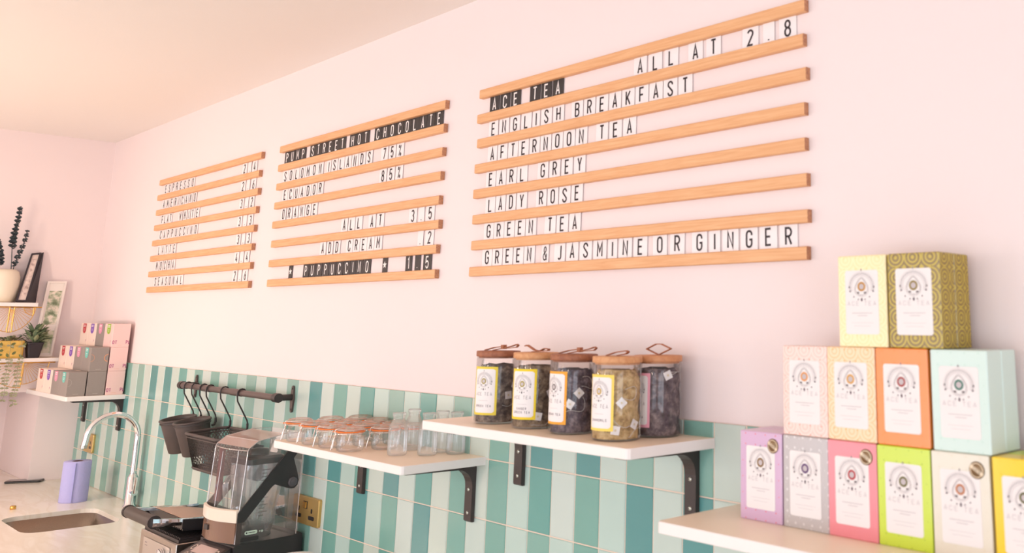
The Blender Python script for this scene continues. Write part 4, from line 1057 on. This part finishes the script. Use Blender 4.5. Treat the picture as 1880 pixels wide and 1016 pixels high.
b = MB(); b.tube([(-.12, .178, hb+.03), (-.16, .181, hb+.062), (-.205, .179, hb+.060), (-.238, .176, hb+.030), (-.242, .172, hb-.005), (-.225, .168, hb-.03), (-.215, .155, hb-.0935)], .0046, 8)
b.tube([(-.235, .172, hb+.0), (-.215, .17, hb+.022), (-.18, .174, hb+.038), (-.14, .176, hb+.04), (-.12, .174, hb+.03)], .0046, 8)
b.obj('power_cord', m_blackp, bl)

# ------------------------------------------------------------------ contact grill
gx0, gx1, gy0, gy1 = 1.655, 1.930, -.238, -.050
gr = thing('contact_grill', 'stainless contact grill with a thick black handle between sink and blender', 'grill', (0, 0, 0))
b = MB(); b.bbox((gx0, gy0, .903), (gx1, gy1, .972), .002); bo = b.obj('body', m_steel, gr)
b = MB(); f = fXZ(0, gy0-.0004, 0)
b.flat([rrect(gx0+.03, .905, gx1-.04, .957, .004)], f, .0006, 0); b.flat(ribbon([(gx0+.045, .945), (gx0+.06, .945)], .0012)+ribbon([(gx0+.045, .938), (gx0+.065, .938)], .0008), f, .0009, 1); b.obj('front_plate', [mat('pale_steel', (214, 206, 200), .3, .8), m_grey], bo)
b = MB(); b.lathe([(.017, 0), (.019, .002), (.019, .012), (.0, .014)], (gx1-.09, gy0-.001, .930), 24, axis='y'); b.obj('dial', m_chrome, bo)
for fx_ in (gx0+.02, gx1-.02):
    for fy_ in (gy0+.02, gy1-.02):
        b = MB(); b.lathe([(.009, 0), (.009, .003)], (fx_, fy_, .9001), 12, cap0=True, cap1=True); b.obj('foot', m_blackp, gr)
b = MB(); b.box((gx0+.008, gy0+.006, .9725), (gx1-.004, gy1, .980))
for k in range(22): xx = gx0+.014+k*.0118; b.box((xx, gy0+.010, .980), (xx+.005, gy1-.01, .985))
b.obj('lower_plate', m_black, gr)
b = MB()   # lid tilts up to the front
P0 = (gx0+.012, gy0+.012, .998); lx = gx1-gx0-.020; ly = gy1-gy0-.014
tl = lambda u, v, w=0: (gx0+.012+u, gy0+.012+v, 1.006-v*.09+w)
b.prism([(0, 0), (lx, 0), (lx, ly), (0, ly)], tl, (0, .024))
for k in range(20): b.prism([(.006+k*.0125, .004), (.011+k*.0125, .004), (.011+k*.0125, ly-.01), (.006+k*.0125, ly-.01)], tl, (-.005, 0))
ld = b.obj('lid', m_blackp, gr)
b = MB(); b.prism([(.010, .004), (lx-.02, .004), (lx-.006, ly*.55), (lx*.42, ly*.8), (.012, ly*.30)], tl, (.0241, .0252)); b.obj('lid_reflection', mat('pink_reflection_paint', (226, 184, 164), .35), ld)  # pink polygon paints the wall's reflection on the dark lid
b = MB(); b.tube([(gx0+.055, gy0-.052, 1.030), (gx0+.245, gy0-.052, 1.030)], .0150, 20); b.obj('handle', mat('dark_brown_grip', (76, 66, 60), .5), gr)
for sx_, off in ((gx0+.050, -1), (gx0+.250, 1)):
    b = MB(); b.tube([(sx_-.004*off, gy0-.052, 1.030), (sx_+.006*off, gy0-.052, 1.030)], .0165, 18); b.obj('end_cap', m_black, gr)
    b = MB(); rings_ = []
    for q in range(7):
        f_ = q/6; y = gy0-.058+f_*.185; zc = 1.030-.004*math.sin(PI*f_)-f_*.008; hh = .0095-.004*f_
        x_ = sx_+off*.009
        rings_.append([(x_-.004, y, zc-hh), (x_+.004, y, zc-hh), (x_+.005, y, zc), (x_+.004, y, zc+hh), (x_-.004, y, zc+hh), (x_-.005, y, zc)])
    b.loft(rings_, 0, cap=True, smooth=False); b.obj('arm', m_chrome, gr)

# white round item at the very bottom edge
b = MB(); b.lathe([(0.030, .0), (.034, .10), (.0425, .150), (.0440, .153), (.0440, .158), (.041, .160), (.039, .163), (0, .164)], (0, 0, 0), 36, cap0=True)
o = b.obj('paper_cup', mat('white_card_cup', (252, 248, 246), .5), None, (2.560, -.210, .9)); o.scale = (1, 1, .86); tag(o, 'white round cup lid just showing at the bottom edge', 'cup')

# ------------------------------------------------------------------ coffee cartons, left corner
CBW, CBD, CBH = .106, .0585, .0865
m_ccream = mat('cream_coffee_carton', (250, 226, 212), .5); m_cgrey = mat('grey_coffee_carton', (156, 144, 138), .55, noise=.05, nscale=300); m_cpink = mat('pink_coffee_carton', (250, 210, 204), .5)
m_mag = mat('magenta_print', (182, 72, 132), .5); m_cop = mat('copper_print', (226, 158, 120), .4); m_greyp = mat('light_grey_print', (190, 178, 170), .5); m_fade = mat('faint_peach_print', (244, 194, 170), .5)
TAGM = {'red': mat('red_tag', (206, 56, 66), .5), 'purple': mat('purple_tag', (140, 90, 190), .5), 'pink': mat('pink_tag', (232, 152, 178), .5), 'teal': mat('teal_tag', (112, 196, 184), .5), 'lime': mat('lime_tag', (158, 192, 58), .5)}
def shield(cx, top_, w, h_):
    return [(cx-w/2, top_), (cx-w/2, top_-h_*.62)]+[(cx+w/2*math.cos(R(a)), top_-h_*.62+h_*.38*math.sin(R(a))) for a in range(195, 360, 15)]+[(cx+w/2, top_-h_*.62), (cx+w/2, top_)]
def coffee(x, y, z, bm_, tg, side, label, group='coffee cartons stacked in steps'):
    t = thing('coffee_carton', label, 'coffee box', (x, y, z), 0, group)
    b = MB(); b.bbox((0, 0, 0), (CBW, CBD, CBH), .0008); b.obj('carton', bm_, t)
    f = fXZ(0, -.0003, 0); fs = fYZ(CBW+.0003, 0, 0)
    if tg:
        b = MB(); b.flat([shield(CBW*.50, CBH-.001, CBW*.40, CBH*.44)], f, .0002); q = b.obj('hanging_tag', TAGM[tg], t)
        b = MB(); b.flat([[(CBW*.38, CBH*.90), (CBW*.62, CBH*.90), (CBW*.62, CBH*.93), (CBW*.38, CBH*.93)], [(CBW*.38, CBH*.84), (CBW*.62, CBH*.84), (CBW*.62, CBH*.865), (CBW*.38, CBH*.865)]], f, .0006)
        b.flat(squiggle(CBW*.5, CBH*.74, CBW*.14, CBH*.006, 8, CBH*.008)+squiggle(CBW*.5, CBH*.68, CBW*.1, CBH*.006, 8, CBH*.008), f, .0006); b.obj('tag_print', m_inkw, q)
        b = MB()
        b.flat(text('P', CBH*.12, CBW*.80, CBH*.16, sw=.16)[0] if bm_ is not m_cgrey else [], f, 0, 0)
        b.obj('front_print', m_mag, t) if b.f else None
    if side == 'plot':
        b = MB(); H_ = CBH*.155; b.flat(text('OT', H_, CBD*.035, CBH*.13, sw=.15, sp=.12)[0], fs, 0, 0); b.flat(text('PL', H_, CBD*.80, CBH*.13, sw=.15, sp=.10)[0], fs, 0, 0); b.flat(squiggle(CBD*.46, CBH*.08, CBD*.28, .0003, 12, .0006), fs, 0, 1); b.obj('side_print', [m_mag, m_fade], t)
    elif side == 'grey':
        b = MB(); b.flat(squiggle(CBD*.5, CBH*.09, CBD*.3, .0004, 12, .0007), fs, 0, 0); b.obj('side_print', m_greyp, t)
    elif side == 'rings':
        b = MB(); b.flat(squiggle(CBD*.5, CBH*.09, CBD*.3, .0004, 12, .0007), fs, 0, 0)
        arc_ = [(CBH*.15*math.cos(R(a)), CBH*.56+CBH*.15*math.sin(R(a))) for a in range(-85, 90, 12)]
        b.flat(ribbon(arc_, .0006), fs, 0, 1)
        arc2 = [(CBD-.0006+CBH*.15*math.cos(R(a)), CBH*.56+CBH*.15*math.sin(R(a))) for a in range(95, 266, 12)]
        b.flat(ribbon(arc2, .0014), fs, 0, 1); b.obj('side_print', [m_greyp, m_cop], t)
    elif side == 'ring':
        b = MB(); b.flat(squiggle(CBD*.5, CBH*.09, CBD*.3, .0004, 12, .0007), fs, 0, 0); b.flat(ribbon([(CBH*.15*math.cos(R(a)), CBH*.56+CBH*.15*math.sin(R(a))) for a in range(-85, 90, 12)], .0004), fs, 0, 0); b.obj('side_print', m_greyp, t)
    return t
YA, YBk, YC = -.1985, -.1360, -.0735
cx = [.105, .214, .323, .432]
hid = 'coffee carton hidden inside the stack in the left corner'
gh = 'coffee cartons hidden inside the stack'
P_ = CBW+.0012
xa = .5725-CBW
colx = lambda off, i: xa-off-(3-i)*P_
# bottom tier: front row visible
for i, (tg, m_, lb) in enumerate((('red', m_ccream, 'cream coffee carton with red tag, front of the bottom tier'), ('purple', m_ccream, 'cream coffee carton with purple tag, front of the bottom tier'),
                                  ('pink', m_cgrey, 'grey coffee carton with pink tag, front of the bottom tier'), ('teal', m_cgrey, 'grey coffee carton with teal tag, front of the bottom tier'))):
    coffee(colx(0, i), YA, ZL, m_, tg, 'ring' if i == 3 else None, lb)
for i in range(3):
    coffee(colx(0, i), YBk, ZL, m_ccream, None, None, hid, gh); coffee(colx(0, i), YC, ZL, m_ccream, None, None, hid, gh); coffee(colx(0, i), YC, ZL+CBH+.0004, m_ccream, None, None, hid, gh)
coffee(colx(0, 3), YBk, ZL, m_cgrey, None, 'grey', 'plain grey coffee carton at the right end, bottom of its stack')
coffee(colx(0, 3), YC, ZL, m_cpink, None, 'plot', 'pink coffee carton nearest the tiles, bottom of its stack')
coffee(colx(0, 3), YC, ZL+CBH+.0004, m_cpink, None, 'plot', 'pink coffee carton nearest the tiles, middle of its stack')
z2 = ZL+CBH+.0004
for i, (tg, m_, lb) in enumerate((('red', m_ccream, 'cream coffee carton with red tag, middle tier'), ('purple', m_ccream, 'cream coffee carton with purple tag, middle tier'),
                                  ('pink', m_cgrey, 'grey coffee carton with pink tag, middle tier'), ('teal', m_cgrey, 'grey coffee carton with teal tag and copper rings, middle tier'))):
    coffee(colx(0, i), YBk, z2, m_, tg, 'rings' if i == 3 else None, lb)
z3 = z2+CBH+.0004
for i, (tg, m_, lb) in enumerate((('red', m_ccream, 'cream coffee carton with red tag, top tier'), ('purple', m_ccream, 'cream coffee carton with purple tag, top tier'),
                                  ('pink', m_cgrey, 'grey coffee carton with pink tag, top tier'), ('lime', m_cpink, 'pink coffee carton with lime green tag, top of the stack'))):
    coffee(colx(0, i), YC, z3, m_, tg, 'plot' if i == 3 else None, lb)

# ------------------------------------------------------------------ decor shelves on the left wall
def sunburst(parent, yc, ztop, X=.012, r=.10, ylen=.1):
    pass
def decor_shelf(z, y1, label, yend=-.62):
    t = thing('decor_shelf', label, 'shelf', (0, 0, z), 0, 'white shelves with brass sunburst brackets')
    b = MB(); b.box((.0008, yend, -.0145), (.12, y1, 0), 0, 1); b.obj('board', [m_shelfw, m_shelft], t)
    return t
def sun_bracket(t, y, z0, hgt, dirs):
    # brass frame: a post with quarter-circle arcs and rays
    b = MB(); X = .112
    b.tube([(X, y, z0), (X, y, z0-hgt)], .0035, 6)
    b.tube([(X, y-dirs[0]*.165, z0-.003), (X, y+.0, z0-.003)], .0028, 6)
    r_ = min(hgt, .15)
    for s_ in dirs[1:]:
        b.tube([(X, y+s_*r_*math.sin(R(a)), z0-hgt+r_-r_*math.cos(R(a))) for a in range(0, 91, 9)], .0022, 6)
        for a in range(8, 90, 9):
            ex, ez = r_*math.cos(R(a)), r_*math.sin(R(a))
            # rays fan out from the top outer corner
            b.tube([(X, y+s_*.004, z0-.004), (X, y+s_*ex, z0-.004-ez*hgt/r_*.92)], .0009, 4)
    return b.obj('sunburst_bracket', m_brassl, t)
t1 = decor_shelf(1.6015, -.226, 'upper white decor shelf holding the ribbed vase')
t2 = decor_shelf(1.3865, -.128, 'lower white decor shelf holding the plants and the white picture frame')
def fan(t, yc, zt, r_, s_, hgt):
    b = MB(); X = .110
    b.tube([(X, yc, zt), (X, yc, zt-hgt)], .0024, 6)
    b.tube([(X, yc, zt-.003), (X, yc+s_*(r_+.02), zt-.003)], .0028, 6)
    # arc bulging down and away
    b.tube([(X, yc+s_*r_*math.cos(R(a)), zt-r_*math.sin(R(a))*hgt/r_) for a in range(0, 91, 9)], .0015, 6)
    for a in range(6, 88, 8): b.tube([(X, yc+s_*.014*math.cos(R(a)), zt-.014*math.sin(R(a))), (X, yc+s_*r_*math.cos(R(a)), zt-r_*math.sin(R(a))*hgt/r_)], .0008, 4)
    return b.obj('sunburst_bracket', m_brassl, t)
fan(t1, -.236, -.0145, .034, -1, .034); fan(t1, -.300, -.0145, .10, -1, .10); fan(t1, -.315, -.0145, .085, 1, .10)
fan(t2, -.245, -.0145, .11, -1, .098); fan(t2, -.243, -.0145, .085, 1, .085)
# vase with eucalyptus
t = thing('ribbed_vase', 'round cream ribbed vase on the upper decor shelf', 'vase', (.056, -.337, 1.6015))
b = MB(); n = 72; prof_ = [(.036, .0005), (.042, .006), (.049, .03), (.0515, .062), (.050, .1), (.043, .122), (.032, .130), (.027, .131), (.025, .128), (.04, .11), (.042, .05), (0, .045)]
rings_ = [[((r_*(1+(.016 if i % 2 else -.016)))*math.cos(2*PI*i/n), (r_*(1+(.016 if i % 2 else -.016)))*math.sin(2*PI*i/n), z_) for i in range(n)] for r_, z_ in prof_]
b.loft(rings_, 0, smooth=True); b.add(rings_[0], [tuple(range(n))[::-1]]); b.obj('body', mat('cream_ceramic', (240, 226, 204), .45), t)
def leaf(b, p, d, L_, w, mi=0, up_=Vector((0, 0, 1)), fold=.15):
    d = Vector(d).normalized(); s_ = d.cross(up_); s_ = s_.normalized() if s_.length > .01 else Vector((1, 0, 0)); n_ = s_.cross(d); p = Vector(p)
    vs = [p, p+d*L_*.35+s_*w+n_*w*fold, p+d*L_*.75+s_*w*.8+n_*w*fold, p+d*L_, p+d*L_*.75-s_*w*.8+n_*w*fold, p+d*L_*.35-s_*w+n_*w*fold, p+d*L_*.5]
    b.add([tuple(v) for v in vs], [(0, 1, 6), (1, 2, 6), (2, 3, 6), (3, 4, 6), (4, 5, 6), (5, 0, 6)], mi)
def eucalyptus(base, tip, lb, leaves, size, seed):
    t = thing('eucalyptus_stem', lb, 'dried stem', base, 0, 'dark eucalyptus stems in the ribbed vase')
    rnd = random.Random(seed); T = Vector(tip)-Vector(base)
    pts = [Vector((0, 0, 0)).lerp(T, i/8)+Vector((0, .004*math.sin(i*.9+seed), 0)) for i in range(9)]
    b = MB(); b.tube(pts, .0016, 5); b.obj('stem', m_leafd, t)
    b = MB()
    for i in range(leaves):
        f_ = .40+.60*i/leaves if seed == 1 else .46+.54*i/leaves if seed == 3 else .36+.64*i/leaves; k = f_*8; i0 = min(7, int(k)); p = pts[i0].lerp(pts[i0+1], k-i0); a = i*2.2+rnd.uniform(-.4, .4); sz = size*(1-.45*f_)
        for q in (0, PI): leaf(b, p, (math.cos(a+q), math.sin(a+q), .25), sz*.66, sz*.30, up_=Vector((1, 0, .5)), fold=.4)
    b.obj('leaves', m_leafd, t)
eucalyptus((.060, -.325, 1.70), (.06, -.3255, 1.985), 'tallest dark eucalyptus stem in the ribbed vase', 34, .030, 1)
eucalyptus((.062, -.322, 1.66), (.06, -.287, 1.893), 'dark eucalyptus stem leaning right in the ribbed vase', 22, .026, 2)
eucalyptus((.062, -.345, 1.66), (.06, -.378, 1.85), 'dark eucalyptus stem leaning left, cut by the picture edge', 22, .032, 3)
# picture frames
def leaning_frame(label, c00, c10, c11, c01, bar, thick, mf, mart, cat='picture', wedge=None):
    t = thing('picture_frame', label, 'picture frame', c00)
    o_ = Vector(c00); A = Vector(c10)-o_; B_ = Vector(c01)-o_; D = Vector(c11)-Vector(c10)
    def P(u, v, w=0):
        base = A*u+(B_*(1-u)+D*u)*v; n_ = A.cross(B_).normalized(); return tuple(base+n_*w)
    lw = bar/A.length; lh = bar/B_.length
    b = MB()
    for q in ([(0, 0), (1, 0), (1-lw, lh), (lw, lh)], [(1, 0), (1, 1), (1-lw, 1-lh), (1-lw, lh)], [(1, 1), (0, 1), (lw, 1-lh), (1-lw, 1-lh)], [(0, 1), (0, 0), (lw, lh), (lw, 1-lh)]):
        b.prism(q, P, (0, thick))
    b.obj('frame', mf, t)
    b = MB(); b.prism([(lw*.5, lh*.5), (1-lw*.5, lh*.5), (1-lw*.5, 1-lh*.5), (lw*.5, 1-lh*.5)], P, (.001, thick*.5)); mt = b.obj('mat_board', mart[0], t)
    if mart[1]:
        b = MB(); u0, v0, u1, v1 = mart[2]; b.prism([(u0, v0), (u1, v0), (u1, v1), (u0, v1)], P, (thick*.5, thick*.5+.0004)); b.obj('picture', mart[1], mt)
    return t, P
def photo(name, c1, c2, c3, sc):
    m, nt, bs = nm(name); tc = nt.nodes.new('ShaderNodeTexCoord'); n = nt.nodes.new('ShaderNodeTexNoise'); n.inputs['Scale'].default_value = sc; n.inputs['Detail'].default_value = 3
    cr = nt.nodes.new('ShaderNodeValToRGB'); e = cr.color_ramp.elements; e[0].position = .36; e[0].color = srgb(c1); e[1].position = .62; e[1].color = srgb(c3); x_ = e.new(.48); x_.color = srgb(c2)
    nt.links.new(tc.outputs['Object'], n.inputs['Vector']); nt.links.new(n.outputs['Fac'], cr.inputs[0]); nt.links.new(cr.outputs[0], bs.inputs['Base Color']); return m
mfb = mat('black_frame', (50, 44, 52), .5)
fr_, P = leaning_frame('slim black picture frame leaning on the wall beside the vase', (.104, -.3000, 1.603), (.104, -.2630, 1.603), (.018, -.2210, 1.803), (.018, -.2540, 1.797), .0062, .010, mfb,
              (mat('faded_print', (236, 214, 204), .6), photo('faded_drawing', (188, 160, 152), (226, 204, 196), (240, 220, 210), 60), (.25, .12, .78, .88)))
b = MB(); q0 = [(-.002, .037, 0), (-.070, .083, 0), (-.086, .0895, .205), (-.086, .079, .2)]
q1 = [(x-.008, y-.002, z) for x, y, z in q0]; b.add(q0+q1, [(0, 1, 2, 3), (7, 6, 5, 4), (0, 4, 5, 1), (1, 5, 6, 2), (2, 6, 7, 3), (3, 7, 4, 0)])
b.obj('dark_wedge', mfb, fr_)  # dark wedge from the frame's right edge back to the wall
mfw = mat('white_frame', (248, 236, 228), .5)
fr2, P = leaning_frame('white picture frame with a green garden photo on the lower decor shelf', (.046, -.209, 1.388), (.046, -.141, 1.388), (.012, -.116, 1.692), (.012, -.184, 1.690), .0075, .012, mfw,
              (mat('white_mat', (250, 240, 232), .6), photo('garden_photo', (120, 134, 104), (176, 184, 154), (242, 230, 214), 45), (.22, .42, .86, .87)))
b = MB(); b.prism([(.22, .05), (.86, .05), (.86, .34), (.22, .34)], P, (.0062, .0066)); b.obj('lower_picture', photo('meadow_photo', (150, 168, 130), (176, 190, 150), (236, 228, 208), 30), fr2)
# plants
t = thing('potted_plant', 'green striped-leaf plant in a black pot on the lower decor shelf', 'plant', (.089, -.2135, 1.3865))
b = MB(); b.loft([[(s_*x, s_*y, z_) for x, y in rrect(-.028, -.028, .028, .028, .008, 4)] for s_, z_ in ((.68, .0004), (.98, .054), (1.02, .055), (1.02, .060), (.9, .060), (.85, .05))], 0, cap=True); b.obj('pot', mat('black_pot', (44, 38, 44), .5), t)
b = MB(); rnd = random.Random(5)
for i in range(90):
    a = rnd.uniform(0, 2*PI); e_ = rnd.uniform(-.1, 1.1); rr_ = rnd.uniform(.0, .022)
    p0 = Vector((rr_*math.cos(a), rr_*math.sin(a), .058+rnd.uniform(0, .045)))
    d = Vector((max(-.1, math.cos(a)*math.cos(e_)), math.sin(a)*math.cos(e_)+.12, math.sin(e_))); b.tube([(0, 0, .055), tuple(p0)], .0007, 4, 2)
    leaf(b, p0, d, rnd.uniform(.03, .05), rnd.uniform(.007, .010), 1 if i % 3 == 0 else 0, fold=.3)
b.obj('foliage', [m_leafg, m_leafl, m_leafg], t)
t = thing('trailing_plant', 'trailing plant in a yellow patterned pot with vines hanging over the shelf', 'plant', (.070, -.295, 1.3865))
b = MB(); b.loft([[(s_*x, s_*y, z_) for x, y in rrect(-.044, -.047, .044, .047, .014, 4)] for s_, z_ in ((.9, .0004), (1.0, .01), (1.0, .066), (.95, .068), (.92, .06))], 0, cap=True)
b.obj('pot', mat('yellow_patterned_pot', (222, 182, 92), .5, noise=.35, nscale=55), t)
b = MB()
for i in range(9): leaf(b, (.0447, -.04+.01*i, .015+.006*(i*5 % 7)), (0.0, math.cos(i*1.7), math.sin(i*1.7)), .018, .005, 0, up_=Vector((1, 0, 0)), fold=.05)
b.obj('painted_leaves', mat('olive_leaf_print', (112, 118, 70), .6), t)
b = MB()
for i in range(60):
    a = rnd.uniform(0, 2*PI); rr_ = rnd.uniform(0, .045); p0 = Vector((rr_*math.cos(a), rr_*math.sin(a), .066+rnd.uniform(0, .012)))
    leaf(b, p0, (math.cos(a), math.sin(a), rnd.uniform(.1, .9)), rnd.uniform(.014, .022), .006, i % 2, fold=.3)
b.obj('foliage', [m_vine, m_leafg], t)
def vine(y, zend, seed):
    b = MB(); rnd_ = random.Random(seed); pts = [(.03, y, .068), (.052, y, .070), (.058, y, .05), (.060, y+.002, 0)]; k = 0
    z_ = 0
    while z_ > zend: z_ -= rnd_.uniform(.011, .018); pts.append((.060, y+.003*math.sin(z_*60+seed), z_))
    b.tube(pts, .0008, 4)
    for p in pts[2:]:
        for q in (-1, 1): leaf(b, p, (rnd_.uniform(-.1, .5), q*1.0, rnd_.uniform(-.7, .1)), rnd_.uniform(.011, .017), .0045, 0, up_=Vector((1, 0, .35)), fold=.3)
    b.obj('vine', m_vine, t)
for y, ze, sd in ((.032, -.160, 1), (-.004, -.140, 3), (-.040, -.11, 4)): vine(y, ze, sd)

# ------------------------------------------------------------------ pendant lamps of the room, and one added to light the lower left
for i, (x, y, z) in enumerate(LAMPS):
    t = thing('unseen_pendant_lamp', 'unseen brass pendant lamp with a bare bulb, %s from the left wall' % nth[i], 'lamp', (x, y, z), 0, 'pendant lamps')
    b = MB(); b.tube([(0, 0, .04), (0, 0, ZC-z-.012)], .003, 6); b.lathe([(0, ZC-z-.014), (.04, ZC-z-.014), (.045, ZC-z)], n=20); b.obj('cord', m_black, t)
    b = MB(); b.lathe([(0, .045), (.018, .045), (.020, 0), (.018, 0)], n=20); b.obj('lamp_holder', m_brassl, t)
    m, nt, bs = nm('warm_bulb'); bs.inputs['Emission Color'].default_value = (1, .72, .45, 1); bs.inputs['Emission Strength'].default_value = 14; bs.inputs['Base Color'].default_value = (1, .9, .8, 1)
    b = MB(); b.lathe([(.012, 0), (.016, -.02), (.032, -.05), (.034, -.065), (.026, -.085), (0, -.096)], n=20); bu = b.obj('bulb', m, t)
